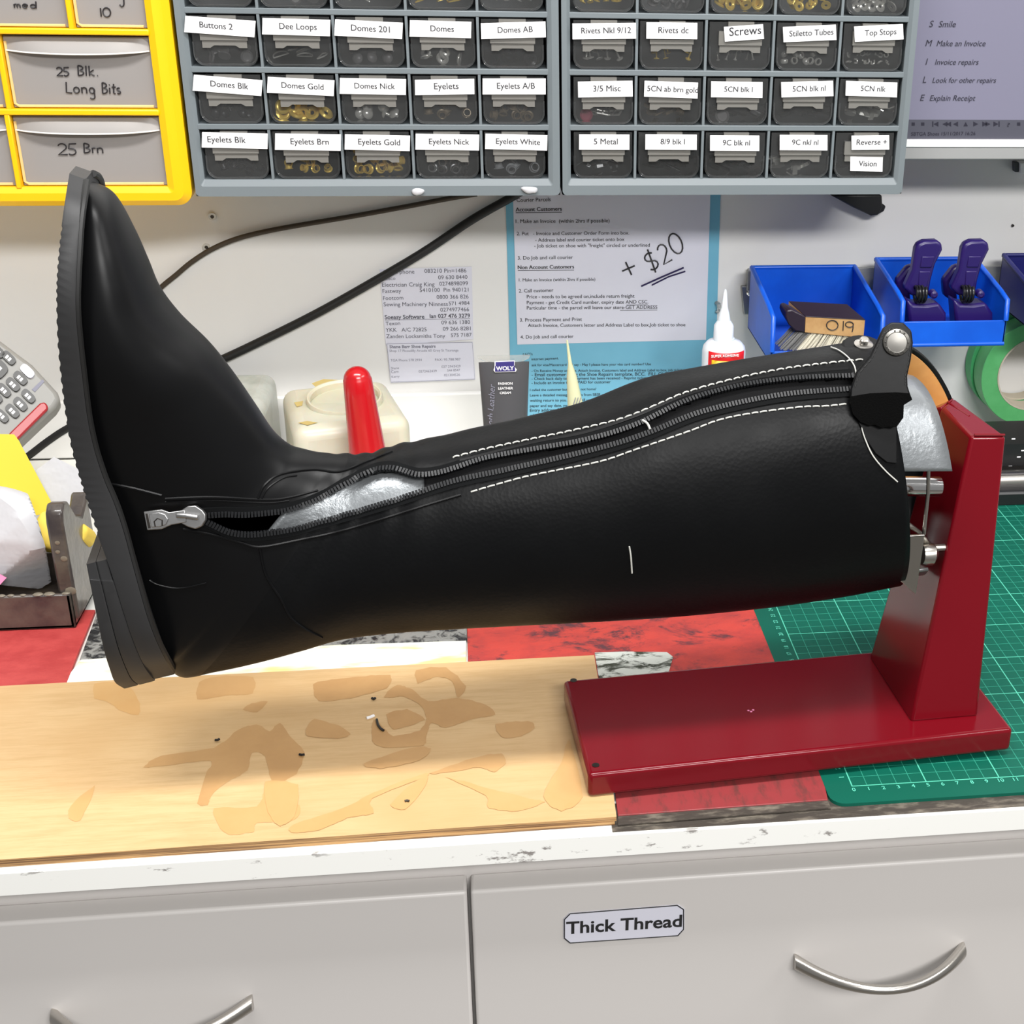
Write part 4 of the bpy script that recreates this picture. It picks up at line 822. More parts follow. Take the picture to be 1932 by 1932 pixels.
H('button', 'pink_bits', ('R', 1, 0), 1, 'dull pink disc at the right end of the drawer labelled 3/5 Misc', 'button', 1.1, 1)
H('zip_slider', 'antique', ('R', 1, 1), 6, 'brownish zip slider lying in the drawer labelled 5CN ab brn gold', 'zip slider', .9, 2)
H('zip_slider', 'black_metal', ('R', 1, 2), 6, 'black zip slider lying in the drawer labelled 5CN blk l', 'zip slider', 1, 2)
H('button', 'grey_bits', ('R', 1, 2), 1, 'grey round disc standing in the drawer labelled 5CN blk l', 'button', 1.3, 1)
H('zip_slider', 'black_metal', ('R', 1, 3), 6, 'black zip slider lying in the drawer labelled 5CN blk nl', 'zip slider', 1, 2)
H('zip_slider', 'nickel', ('R', 1, 4), 6, 'silver zip slider lying in the drawer labelled 5CN nlk', 'zip slider', 1, 2)
H('zip_slider', 'zinc', ('R', 0, 0), 5, 'metal zip slider lying in the drawer labelled 5 Metal', 'zip slider', .9, 2)
H('zip_slider', 'black_metal', ('R', 0, 1), 6, 'black zip slider lying in the drawer labelled 8/9 blk l', 'zip slider', 1, 2)
H('zip_slider', 'black_metal', ('R', 0, 2), 6, 'black zip slider lying in the drawer labelled 9C blk nl', 'zip slider', 1, 2)
H('zip_slider', 'nickel', ('R', 0, 3), 4, 'silver zip slider lying in the drawer labelled 9C nkl nl', 'zip slider', 1, 2)
H('zip_slider', 'black_metal', ('R', 0, 4), 4, 'black zip slider lying in the drawer labelled Reverse +', 'zip slider', 1, 2)
TOPL = ['first drawer of the cut-off top row beside the yellow cabinet', 'top-row drawer above Dee Loops', 'top-row drawer above Domes 201', 'top-row drawer above the Domes label', 'top-row drawer above Domes AB']
H('dee_loop', 'antique', ('L', 3, 0), 5, 'dull wire loop lying in the top-row drawer above Buttons 2', 'dee loop', .8, 2)
H('button', 'grey_bits', ('L', 3, 1), 5, 'dark grey button lying in the top-row drawer above Dee Loops', 'button', 1, 2)
H('dee_loop', 'nickel', ('L', 3, 2), 5, 'silver wire loop lying in the top-row drawer above Domes 201', 'dee loop', .8, 2)
H('buckle', 'gold', ('L', 3, 3), 6, 'brass buckle lying in the top-row drawer above the plain Domes label', 'buckle', .8, 2)
H('rivet', 'nickel', ('L', 3, 4), 8, 'silver rivet lying in the top-row drawer above Domes AB', 'rivet', .9, 2)
H('rivet', 'gold', ('R', 3, 0), 12, 'gold rivet crowded in the top-row drawer above Rivets Nkl', 'rivet', .9, 2)
H('snap_dome', 'grey_bits', ('R', 3, 1), 8, 'grey dome cap lying in the top-row drawer above Rivets dc', 'stud', .7, 2)
H('snap_dome', 'gold', ('R', 3, 2), 10, 'gold dome cap heaped in the top-row drawer above Screws', 'stud', .8, 2)
H('snap_dome', 'gold', ('R', 3, 3), 8, 'gold dome cap lying in the top-row drawer above Stiletto Tubes', 'stud', .65, 2)
H('snap_dome', 'nickel', ('R', 3, 4), 10, 'silver ring cap heaped in the top-row drawer above Top Stops', 'stud', .75, 2)

# ================================================================== yellow cabinet
yx1 = -.4672; yz0 = .2775
ycab = thing('yellow_cabinet', 'bright yellow wall cabinet with frosted drawers at the left edge', 'cabinet', (-.7, .55, yz0))
YF = .478; YL = -.78
xin = py(296, 180, YF+.004)[0]; zb = py(200, 351, YF+.004)[2]
sh = [(py(150, 212, YF)[2]), (py(150, 60, YF)[2])]
m = MB(); m.box(YL, yx1-.011, YF+.006, WY-.002, yz0+.001, yz0+.006); m.box(yx1-.006, yx1-.001, YF+.006, WY-.002, yz0+.011, .50); m.tube([(yx1-.0108, YF+.006, yz0+.0108), (yx1-.0108, WY-.002, yz0+.0108)], .0098, 20); m.box(YL, yx1-.002, WY-.006, WY-.003, yz0+.002, .50); m.box(YL, yx1-.002, YF+.004, WY-.003, .497, .5); obj('body', m, 'yellow_plastic', ycab)
r = .012; P = [(YL, .5), (YL, yz0)]+[(yx1-r+r*math.cos(math.radians(a)), yz0+r+r*math.sin(math.radians(a))) for a in np.linspace(270, 360, 9)]+[(yx1, .5)]
Q = [(YL+.02, .495), (YL+.02, zb)]+[(xin, zb)]*9+[(xin, .495)]
fr = MB(); n = len(P)
L0 = [np.array([x, YF+.02, z]) for x, z in P]; L1 = [np.array([x, YF+.003, z]) for x, z in P]; L2 = [p+(np.array([q[0], YF+.003, q[1]])-p)*.3+NF*.0042 for p, q in zip(L1, Q)]; L2b = [p+(np.array([q[0], YF+.003, q[1]])-p)*.7+NF*.0046 for p, q in zip(L1, Q)]; L3_ = [np.array([x, YF+.001, z]) for x, z in Q]; L4 = [np.array([x, YF+.03, z]) for x, z in Q]
for A_, B_ in ((L0, L1), (L1, L2), (L2, L2b), (L2b, L3_), (L3_, L4)): fr.add(list(A_)+list(B_), [(i, (i+1) % n, n+(i+1) % n, n+i) for i in range(n)])
obj('frame', fr, 'yellow_plastic', ycab, angle=1.0)
for z in sh: obj('shelf', MB().box(YL, xin+.001, YF-.001, WY-.01, z-.0024, z+.0024), 'yellow_plastic', ycab, bevel=.001)
xv = [py(25, 290, YF)[0], py(6, 140, YF)[0], py(131, 25, YF)[0]]
zr = [(zb, sh[0]-.0024), (sh[0]+.0024, sh[1]-.0024), (sh[1]+.0024, .49)]
for x, (a, b) in zip(xv, zr): obj('divider', MB().box(x-.0021, x+.0021, YF-.0006, WY-.01, a-.001, b+.001), 'yellow_plastic', ycab, bevel=.0008)
def ydrawer(x0, x1, z0, z1, writing, label, lip=True):
    m = MB(); Y = YF+.006; x0 += .0006; x1 -= .0006; z0 += .0006; z1 -= .0016
    m.box(x0, x1, Y, Y+.0015, z0, z1, 0); m.box(x0, x1, Y+.0015, .59, z0, z0+.001, 0); m.box(x0, x0+.001, Y+.0015, .59, z0, z1-.004, 0); m.box(x1-.001, x1, Y+.0015, .59, z0, z1-.004, 0)
    for args in writing: hand(m, args[0], py(args[1], args[2], Y-.0004), np.array([args[3]*.00042, 0, -.00042*args[3]*args[5]]), np.array([.00003*args[4], 0, args[4]*.00042]), .00055, 1, NF*.0003)
    d = obj('drawer', m, ['frosted', 'marker'], ycab, smooth=False); d['label'] = label
    e = MB(); e.tube([np.array([x0+.001, Y-.0006, z1-.004]), np.array([x0+.001, Y-.0006, z0+.003]), np.array([x0+.004, Y-.0006, z0+.001]), np.array([x1-.003, Y-.0006, z0+.001])], .0012, 6); obj('front_edge', e, 'frosted_edge', d)
    for fx in (.2, .75): obj('stop_tab', MB().box(x0+(x1-x0)*fx-.007, x0+(x1-x0)*fx+.007, Y-.0016, Y-.0002, z0+.0002, z0+.0022), 'frosted_edge', d, bevel=.0006)
    if lip:
        G = []
        for t in np.linspace(0, 1, 20):
            x = x0+.001+(x1-x0-.002)*t; o_ = .0065*(1-(2*t-1)**4)*1.; dz = -.0022*(1-(2*t-1)**2)
            G.append([np.array([x, Y, z1-.0005]), np.array([x, Y-o_*.6, z1-.004+dz*.4]), np.array([x, Y-o_-.0006, z1-.0098+dz]), np.array([x, Y-o_-.0012, z1-.0108+dz]), np.array([x, Y-o_+.0004, z1-.0112+dz]), np.array([x, Y-.0004, z1-.0100+dz])])
        lm = MB(); lm.grid(G, cv=True); lm.add(G[0], [tuple(range(6))]); lm.add(G[-1], [tuple(range(6))[::-1]]); obj('lip', lm, 'frosted_lip', d, angle=.9); obj('lip_edge', MB().tube([g[3] for g in G], .0006, 6), 'lip_white', d)
    return d
ydrawer(xv[0]+.0021, xin, zr[0][0], zr[0][1], [('25 ', 108, 292, 26, 22, .02), ('Brn', 157, 288, 22, 18, .02)], 'frosted drawer marked 25 Brn')
ydrawer(xv[0]-.135, xv[0]-.0021, *zr[0], [], 'frosted drawer at the lower left corner of the cabinet')
ydrawer(xv[1]+.0021, xin, *zr[1], [('25 ', 106, 143, 17, 16, .02), ('Blk.', 146, 142, 20, 18, .02), ('Long', 124, 175, 20, 20, .02), ('Bits', 192, 176, 18, 20, .02)], 'frosted drawer marked 25 Blk Long Bits')
ydrawer(xv[1]-.135, xv[1]-.0021, *zr[1], [], 'frosted drawer cut off at the left edge')
ydrawer(xv[2]+.0021, xin, *zr[2], [('10', 187, 31, 18, 16, .02), ('J', 225, 12, 20, 26, 0)], 'frosted drawer marked 10', lip=False)
ydrawer(xv[2]-.19, xv[2]-.0021, *zr[2], [('med', 26, 14, 20, 12, .02)], 'frosted drawer beside the one marked 10', lip=False)

# ================================================================== papers on the wall
PYW = WY-.0004
def sheet(mb, px_, Y, mi=0, th=.0003): mb.prism([py(x, y, Y) for x, y in px_], NF*th, mi)
m = MB(); YB = WY-.0005; sheet(m, [(953, 340), (1360, 340), (1345, 870), (968, 880)], YB, 0, .0004); yt = YB-.0006
FAQ = [(987, 668, 1005, "FAQ's"), (1003, 676, 1054, 'internet payment.'), (1003, 687, 1228, 'ask for visa/Mastercard and say - May I please have your visa card number? Use'), (1003, 698, 1310, '- On Receive Money and sale. Attach Invoice, Customers label and Address Label to box, job ticket to shoe'), (1003, 706, 1310, '- Email customer using the Shoe Repairs template, BCC.  FILL OUT THE BOOK'), (1003, 713, 1275, '- Check back daily to see payment has been received - Reprint tickets and post repairs'), (1003, 721, 1152, '- Include an invoice that is PAID for customer'),
 (1000, 734, 1125, 'I called the customer but there is not home?'), (1000, 744, 1195, 'Leave a detailed message - Hi it is from SBSR, we have your shoes'), (1000, 754, 1185, 'waiting return to you. Please call us - anytime day or night'), (1000, 764, 1175, 'paper and say date, your shoes will be here for a month'), (1000, 773, 1100, 'Entry address for the parcel'), (1000, 782, 1080, 'while we are on our way'), (1000, 791, 1018, 'know,')]
for x0, y, x1, s_ in FAQ: wtext(m, s_, (x0, y+4), (x1, y+2), yt, lift=.0001, fat=.008)
o = obj('notice_card', m, ['paper_blue', 'ink'], smooth=False); tag(o, 'light blue laminated notice behind the white courier instructions', 'notice')
m = MB(); Yp = WY-.0013; sheet(m, [(967, 342), (1341, 342), (1332, 641), (976, 650)], Yp, 0, .0003); yt = Yp-.0004
LN = [(975, 381, 1039, 'Courier Parcels', 0), (973, 399, 1060, 'Account Customers', 1), (973, 421, 1150, '1. Make an Invoice  (within 2hrs if possible)', 0), (975, 444, 1187, '2. Put   - Invoice and Customer Order Form into box.', 0), (1010, 456, 1178, '- Address label and courier ticket onto box', 0), (1008, 467, 1226, '- Job ticket on shoe with "freight" circled or underlined', 0), (977, 490, 1081, '3. Do Job and call courier', 0), (977, 508, 1083, 'Non Account Customers', 1), (979, 531, 1123, '1. Make an Invoice (within 2hrs if possible)', 0), (979, 552, 1044, '2. Call customer', 0), (994, 563, 1197, 'Price - needs to be agreed on,include return freight', 0), (994, 574, 1223, 'Payment - get Credit Card number, expiry date AND CSC.', 0), (994, 584, 1240, 'Particular time - the parcel will leave our store-GET ADDRESS', 0), (981, 607, 1098, '3. Process Payment and Print', 0), (996, 617, 1293, 'Attach Invoice, Customers letter and Address Label to box,Job ticket to shoe', 0), (982, 639, 1082, '4. Do Job and call courier', 0)]
for x0, y, x1, s_, b in LN:
    wtext(m, s_, (x0, y), (x1, y-1.5), yt, fat=.028 if b else .008, lift=.0001)
    if b: m.tube([py(x0, y+2.5, yt), py(x1, y+1.5, yt)], .0003, 5, 1)
for x0, x1, y in ((1182, 1222, 575.5), (1170, 1240, 585.5)): m.tube([py(x0, y, yt), py(x1, y-.5, yt)], .0002, 5, 1)
hu, hv = py(1216, 500, yt)-py(1186, 515, yt), py(1172, 485, yt)-py(1186, 515, yt)
hand(m, '+', py(1180, 524, yt), hu*.85, hv*.85, .00085, 2); hand(m, '$', py(1224, 516, yt), hu, hv*1.15, .00085, 2); hand(m, '2', py(1250, 501, yt), hu*.85, hv*1.15, .00085, 2); hand(m, '0', py(1272, 483, yt), hu*.9, hv*1.2, .00085, 2)
m.tube([py(1210, 540, yt-.0006), py(1250, 522, yt-.0006), (py(1290, 505, yt-.0006))], .0009, 6, 3); m.tube([py(1230, 538, yt-.0006), py(1262, 522, yt-.0006), py(1293, 512, yt-.0006)], .0008, 6, 3)
tag(obj('instruction_sheet', m, ['paper_cool', 'ink', 'marker', 'marker_blue'], smooth=False), 'white courier instruction sheet with +$20 handwritten on it', 'paper')
m = MB(); Yp = WY-.0006; sheet(m, [(716, 508), (890, 503), (893, 640), (728, 652)], Yp, 0, .0003); yt = Yp-.0004
PL = [('Hotel phone', 725, 517, 782, '083210 Pin=1486', 801, 880), ('Atisco', 722, 529, 746, '09 630 8440', 827, 882), ('Electrician Craig King', 721, 541, 820, '0274898099', 829, 883), ('Fastway', 722, 553, 757, '5410100  Pin 940121', 792, 884), ('Footcom', 723, 566, 761, '0800 366 826', 824, 884), ('Sewing Machinery Ninness', 724, 578, 845, '571 4984', 847, 886), ('', 0, 0, 0, '0274977466', 831, 885), ('Soeasy Software', 726, 602, 801, 'Ian 027 476 3279', 811, 887), ('Texon', 728, 614, 755, '09 636 1380', 833, 887), ('YKK   A/C 72825', 728, 626, 805, '09 266 8281', 836, 888), ('Zanden Locksmiths Tony', 729, 638, 840, '575 7187', 851, 890)]
for i, (a, x0, y, x1, b, x2, x3) in enumerate(PL):
    y = y or 590; bo = .02 if i == 7 else 0
    if a: wtext(m, a, (x0, y), (x1, y-1), yt, lift=.0001, bold=bo)
    wtext(m, b, (x2, y-2), (x3, y-3), yt, lift=.0001, bold=bo)
m.tube([py(726, 604, yt), py(887, 601, yt)], .0002, 4, 1)
tag(obj('phone_list', m, ['paper_cool', 'ink_mid'], smooth=False), 'white printed list of phone numbers half under the black cable', 'paper')
m = MB(); Yp = WY-.0012; sheet(m, [(729, 648), (892, 645), (897, 716), (737, 722)], Yp, 0, .0004); yt = Yp-.0005
for s_, x0, y, x1, b in (('Shane Barr Shoe Repairs', 735, 657, 822, .03), ('Shop 17 Piccadilly Arcade 60 Grey St Tauranga', 735, 664, 865, 0), ('TGA Phone 578 2934', 737, 682, 796, 0), ('FAX: 95.788.987', 821, 681, 869, 0), ('Shane', 738, 697, 753, 0), ('027 2943429', 833, 694, 869, 0), ('Cam', 738, 704, 752, 0), ('0272462439', 790, 703, 824, 0), ('544 8547', 844, 701, 868, 0), ('Kerry', 739, 713, 754, 0), ('021304526', 838, 710, 868, 0)): wtext(m, s_, (x0, y), (x1, y-1), yt, lift=.0001, bold=b)
m.tube([py(*p, yt) for p in ((730, 649), (891, 646), (896, 715), (738, 721), (730, 649))], .0002, 4, 1)
tag(obj('business_card', m, ['paper_cool', 'ink_pale'], smooth=False), 'white bordered address card below the phone list', 'card')
# cables, screws, plug
def cable(P, r, Y, name, m_, label): tag(obj(name, MB().tube([py(x, y, Y) for x, y in cr_interp(P, 60)], r, 10), m_, angle=1.5), label, 'cable')
cable([(1010, 345), (962, 374), (890, 415), (800, 475), (700, 534), (600, 590), (500, 640), (415, 680), (300, 730), (200, 772), (130, 806), (90, 832), (50, 862), (0, 892)], .0042, WY-.006, 'power_cable', 'black_rubber', 'thick black cable running diagonally down across the wall')
cable([(900, 366), (850, 374), (760, 391), (660, 409), (570, 424), (500, 437), (445, 451), (400, 470), (362, 494), (332, 519), (300, 546), (262, 590), (228, 640), (205, 690), (198, 720)], .0024, WY-.004, 'thin_cable', 'brown_cable', 'thin dark brown cable curving under the grey cabinet')
def screw(x, y, label, r=.0036, m_='nickel'):
    t = thing('wall_screw', label, 'screw', py(x, y, WY)); c = py(x, y, WY); obj('head', MB().lathe([(r*.45, .001), (r*.5, .0022), (r, .0022), (r*1.05, .001), (r, -.0005), (r*.45, -.0005)], c, NF, 18, closed=True), m_, t); obj('recess', MB().lathe([(r*.48, -.0003), (r*.48, .0012)], c, NF, 10), 'dark_steel', t)
screw(401, 408, 'small wall screw above the thin brown cable'); screw(390, 466, 'small wall screw at the bend of the thin brown cable'); screw(1910, 425, 'tiny black screw in the wall under the monitor', .0013, 'black_plastic')
m = MB(); Yq = WY-.002; m.prism([py(x, y, Yq) for x, y in ((1560, 362), (1656, 362), (1657, 384), (1650, 399), (1636, 401), (1600, 384))], NF*.016); m.prism([py(x, y, Yq-.004) for x, y in ((1648, 385), (1660, 381), (1668, 386), (1664, 396), (1652, 402), (1645, 398))], NF*.008)
tag(obj('power_plug', m, 'black_plastic', bevel=.0015), 'black plug adapter poking out below the right grey cabinet', 'plug')
# monitor
mon = thing('computer_monitor', 'computer monitor showing a text list, white lower bezel', 'monitor', (.35, .56, .29)); MY = .52
zs = py(1820, 262, MY)[2]; z1_ = py(1820, 277, MY)[2]; z2_ = py(1820, 300, MY)[2]; ztb = py(1820, 226, MY)[2]; zt2 = py(1820, 243, MY)[2]
obj('housing', MB().box(.1485, .62, MY+.002, MY+.05, z2_+.001, .62), 'monitor_grey', mon, bevel=.003)
obj('bezel', MB().box(.1485, .62, MY-.004, MY+.004, z1_, zs-.0002), 'monitor_white', mon, bevel=.0008); obj('chin', MB().box(.1485, .62, MY-.003, MY+.004, z2_, z1_-.0003), 'monitor_grey', mon, bevel=.001)
sc = MB(); sc.box(.1485, .62, MY, MY+.002, zs, .61, 0); sc.box(.1485, .62, MY-.0004, MY, zs, ztb, 2); ys = MY-.0005
for y, a, xa, b, xb, xe in ((51, 'S', 1752, 'Smile', 1771, 1803), (87, 'M', 1747, 'Make an Invoice', 1767, 1859), (122, 'I', 1743, 'Invoice repairs', 1764, 1846), (156, 'L', 1739, 'Look for other repairs', 1759, 1879), (190, 'E', 1735, 'Explain Receipt', 1754, 1840)):
    k = .0062; A_ = py(xa+5, y, ys); ctext(sc, a, A_, (1, 0, 0), NF, .0078, shear=.2, lift=.0001); wtext(sc, b, (xb, y), (xe, y), ys, shear=.2, lift=.0001, mi=1)
def tri(x, y, d, s=4.5): sc.prism([py(x+p*d, y+q, MY-.0006) for p, q in ((-s, -s), (s, 0), (-s, s))], NF*.0001, 1)
for x, d, bar in ((1766, -1, -1), (1783, -1, 0), (1790, -1, 0), (1803, -1, 0), (1841, 1, 0), (1858, 1, 0), (1864, 1, 0), (1879, 1, 1)):
    tri(x, 234, d)
    if bar: sc.prism([py(x+bar*6+p, 234+q, MY-.0006) for p, q in ((-1, -5), (1, -5), (1, 5), (-1, 5))], NF*.0001, 1)
sc.prism([py(1822+p, 234+q, MY-.0006) for p, q in ((-4, 4), (0, -4), (4, 4))], NF*.0001, 1)
for x in (1723, 1741, 1922): sc.prism([py(x+p, 234+q, MY-.0006) for p, q in ((-3, -3), (3, -3), (3, 3), (-3, 3))], NF*.0001, 1)
wtext(sc, '?', (1900, 239), (1905, 239), ys-.0003, lift=.0001, h=.005); wtext(sc, 'SBTGA Shoes 15/11/2017 16:26', (1719, 256), (1840, 255), ys-.0003, lift=.0001)
obj('screen', sc, ['screen', 'screen_ink', 'screen_dark'], mon, smooth=False)
m = MB(); m.prism([py(x, y, WY-.002) for x, y in ((1917, 304), (1945, 302), (1945, 326), (1918, 324))], NF*.012, 0); m.prism([py(x, y, WY-.002) for x, y in ((1909, 303), (1917, 303), (1917, 322), (1910, 322))], NF*.008, 1); tag(obj('cable_clip', m, ['monitor_white', 'dark_inside'], bevel=.0006), 'small white clip on the wall just below the monitor', 'clip')
# ================================================================== rail and bins
rl = thing('wall_rail', 'grey metal rail on the wall holding the blue bins', 'rail', (.2, WY, .16))
obj('strip', MB().box(.036, .62, WY-.008, WY-.004, .160, .183), 'monitor_grey', rl, bevel=.0008); obj('lower_lip', MB().box(.06, .62, WY-.012, WY-.006, .153, .158), 'monitor_grey', rl, bevel=.0008)
m = MB(); m.prism([py(x, y, WY-.001) for x, y in ((1397, 538), (1432, 538), (1432, 590), (1402, 592))], NF*.004); bkt = obj('end_bracket', m, 'zinc', rl, bevel=.0008); obj('bracket_screw', MB().lathe([(.0001, .0018), (.0022, .0014), (.0036, .0006), (.0036, -.0005)], py(1415, 552, WY-.005), NF, 16), 'chrome', bkt)
def bin_(x0, x1, yb, yf, zb_, ztb_, zts, zf, m_, label, fx=0.):
    t = thing('storage_bin', label, 'bin', ((x0+x1)/2, (yb+yf)/2, zb_)); w = .0022; ym = yf+.022
    b = MB(); b.box(x0, x1, yf, yb, zb_, zb_+w); b.box(x0, x1, yb-w, yb, zb_, ztb_)
    for x in (x0, x1-w): b.prism([np.array([x, y, z]) for y, z in ((yb, zb_), (yb, ztb_), (ym, zts), (yf+.003, zts-.004), (yf, zf), (yf, zb_))], (w, 0, 0))
    b.box(x0, x1, yf, yf+w, zb_, zf); obj('tub', b, m_, t, bevel=.0006)
    r_ = MB(); 
    for x in (x0+w/2, x1-w/2): r_.tube([np.array([x, yb-.001, ztb_]), np.array([x, ym, zts]), np.array([x, yf+.002, zts-.004]), np.array([x, yf, zf])], .0026, 6)
    r_.tube([np.array([x0, yb-.001, ztb_]), np.array([x1, yb-.001, ztb_])], .0022, 6); r_.tube([np.array([x0, yf+.001, zb_+.002]), np.array([x1, yf+.001, zb_+.002])], .0024, 6); obj('rim', r_, m_, t, angle=1.2); return t
bin_(.0345, .1405, .592, .478, .128, .190, .176, .140, 'blue_bin', 'blue bin holding the brush, left on the wall rail')
bin_(.160, .264, .592, .490, .138, .197, .186, .163, 'blue_bin', 'blue bin holding two purple clamps on the wall rail')
bin_(.292, .400, .592, .490, .150, .200, .188, .172, 'navy_bin', 'dark blue bin cut off at the right edge on the rail')
tag(obj('yellow_screwdriver', MB().tube([(.312, .53, .156), (.3125, .53, .205), (.313, .531, .222), (.313, .531, .226)], [.006, .0065, .006, .003], 14), 'note_yellow'), 'yellow handle standing in the dark blue bin at the right edge', 'tool')
# brush
bx = thing('shoe_brush', 'wooden brush with pale bristles numbered 019, in the blue bin', 'brush', py(1570, 660, .50)); BY = .487
BV = np.array([-.010, .030, .006])
m = MB(); P = [py(x, y, BY) for x, y in ((1520, 598), (1632, 604), (1629, 637), (1519, 627))]; m.prism(P, BV, 0)
hu = py(1600, 616, BY)-py(1570, 614, BY)
hand(m, '0', py(1558, 622, BY), hu*.95, np.array([0, 0, .0095]), .0005, 1); hand(m, '1', py(1585, 623, BY), hu*.8, np.array([0, 0, .0095]), .0005, 1); hand(m, '9', py(1592, 624, BY), hu*.9, np.array([0, 0, .0095]), .0005, 1)
obj('handle', m, ['brush_wood', 'marker'], bx, angle=.5)
m = MB(); P2 = [py(x, y, BY)+NF*.0006 for x, y in ((1521, 597), (1519, 628), (1500, 625), (1488, 613), (1482, 598), (1484, 586), (1494, 583))]; cP = py(1512, 604, BY)+BV*.95
m.prism2(P2, [p+BV*.6+(cP-p-BV*.6)*.35 for p in P2]); obj('dark_end', m, 'brush_dark', bx, bevel=.0015, angle=.8)
m = MB(); m.prism([P[0]+NF*.0004, P[1]+NF*.0004, P[1]+BV, P[0]+BV], (0, 0, .0008)); obj('dark_top', m, 'brush_dark', bx, bevel=.0003)
rs = random.Random(3)
for i in range(9):
    m = MB()
    for j in range(70):
        fx = (i+.5+rs.uniform(-.32, .32))/9; a = P[3]+(P[2]-P[3])*fx+np.array([-.010, .030, .006])*rs.uniform(.03, .5)+np.array([-.006, 0, -.0005]); b = a+np.array([-.006-.010*(1-fx)+rs.uniform(-.0012, .0012), -.002+rs.uniform(-.001, .001), -.0165]); m.tube([a, (a+b)/2+np.array([.0005, 0, 0]), b], .0004, 4)
    obj('bristle_tuft', m, 'bristle_grey' if i < 2 else 'bristle', bx)
# clamps
def clamp(dx, label):
    c0 = np.array([.1935+dx, .53, .150]); t = thing('spring_clamp', label, 'clamp', c0)
    def prof(L, w, y0, th): m = MB(); m.prism([py(x, y, y0) for x, y in L], (0, th, 0)); return m
    o = lambda x, y: (x+dx*2290, y-dx*12)
    h1 = [o(1722, 560), o(1706, 545), o(1722, 510), o(1728, 470), o(1733, 460), o(1745, 455), o(1768, 454), o(1778, 460), o(1779, 472), o(1765, 500), o(1757, 530), o(1752, 560)]
    obj('front_handle', prof(h1, 0, .512, .012), 'purple', t, bevel=.003, seg=3)
    m = MB(); m.prism([py(*o(x, y), .511) for x, y in ((1736, 505), (1740, 484), (1764, 484), (1758, 505))], (0, .002, 0)); m.prism([py(*o(x, y), .511) for x, y in ((1732, 545), (1735, 512), (1756, 512), (1748, 545))], (0, .002, 0)); obj('grip_rib', m, 'purple', t, bevel=.0008)
    obj('rear_handle', prof([o(1694, 560), o(1692, 530), o(1712, 505), o(1726, 500), o(1716, 530), o(1720, 575)], 0, .535, .012), 'purple', t, bevel=.003)
    obj('jaw', prof([o(1712, 565), o(1725, 575), o(1750, 575), o(1772, 572), o(1786, 592), o(1786, 620), o(1716, 622)], 0, .503, .022), 'purple', t, bevel=.003)
    s = MB(); c = py(*o(1735, 555), .507); ax = np.array([.97, .1, -.05])
    P_ = [c+np.array([(q/(2*math.pi)-1.6)*.0030, -.0075*math.cos(q), .0075*math.sin(q)]) for q in np.linspace(0, 2*math.pi*3.2, 60)]; s.tube(P_, .0014, 7); obj('spring', s, 'black_metal', t)
    obj('pivot', MB().lathe([(.0008, .002), (.0018, .0022), (.0036, .0012), (.004, -.006)], py(*o(1762, 556), .505), NF, 16), 'purple', t)
clamp(0, 'purple spring clamp in the blue bin, the one nearer the brush'); clamp(.0385, 'purple spring clamp in the blue bin, further from the brush')
# tape
tp = thing('masking_tape', 'roll of green masking tape hanging below the right bins', 'tape', (.335, .595, .02)); tc_ = py(1952, 706, .575)
obj('roll', MB().lathe([(.040, 0), (.0565, 0), (.0570, .0006), (.0570, .024), (.0565, .0246), (.040, .0246)], tc_, (0, 1, 0), 72, closed=True), 'green_tape_side', tp, angle=.5); obj('core', MB().lathe([(.0382, -.0003), (.0398, -.0003), (.0398, .0249), (.0382, .0249)], tc_, (0, 1, 0), 72, closed=True), 'tape_core', tp)
tp2 = thing('masking_tape', 'second green tape roll just behind the front one', 'tape', (.33, .61, .02)); t2 = tc_+np.array([-.0035, .0262, .002])
obj('roll', MB().lathe([(.040, 0), (.0560, 0), (.0566, .0006), (.0566, .016), (.0560, .0165), (.040, .0165)], t2, (0, 1, 0), 72, closed=True), 'green_tape', tp2, angle=.5); obj('core', MB().lathe([(.0382, 0), (.0398, 0), (.0398, .0166), (.0382, .0166)], t2, (0, 1, 0), 72, closed=True), 'tape_core', tp2)
# ================================================================== things standing behind the boot
jg = thing('plastic_jug', 'stained milky plastic jug on its side behind the red cone', 'jug', (-.36, .51, TOP)); jz = .09
c4 = [pz(x, y, jz) for x, y in ((553, 812), (776, 788))]; u = c4[1]-c4[0]; v = np.array([-u[1], u[0], 0]); v /= np.linalg.norm(v)
J = [c4[0], c4[1], c4[1]+v*.115-u*.02, c4[0]+v*.115+u*.03]; fl_ = [p*np.array([1, 1, 0])+np.array([0, 0, TOP+.0004]) for p in J]
m = MB(); m.prism2(fl_, J); obj('body', m, 'jug', jg, bevel=.012, seg=5)
nc = pz(650, 763, jz); m = MB(); m.lathe([(.031, -.006), (.0345, -.006), (.0345, .005), (.0338, .007), (.0325, .007), (.031, .005)], nc+np.array([0, .006, 0]), (0, -.12, 1), 40, closed=True); nk = obj('neck', m, 'jug', jg)
m = MB(); m.lathe([(.0312, -.003), (.0312, -.001), (.026, .0002), (.0005, .0004)], nc+np.array([0, .006, 0]), (0, -.12, 1), 40); obj('inner_seal', m, 'jug', nk)
m = MB()
for L in ([(588, 724), (610, 716), (650, 718), (670, 722), (640, 728), (600, 735)], [(555, 760), (572, 757), (570, 766), (560, 768)], [(562, 798), (580, 795), (600, 798), (580, 803)]): m.poly([pz(x, y, jz)+np.array([0, 0, .0004]) for x, y in L])
obj('glue_stain', m, 'jug_stain', jg)
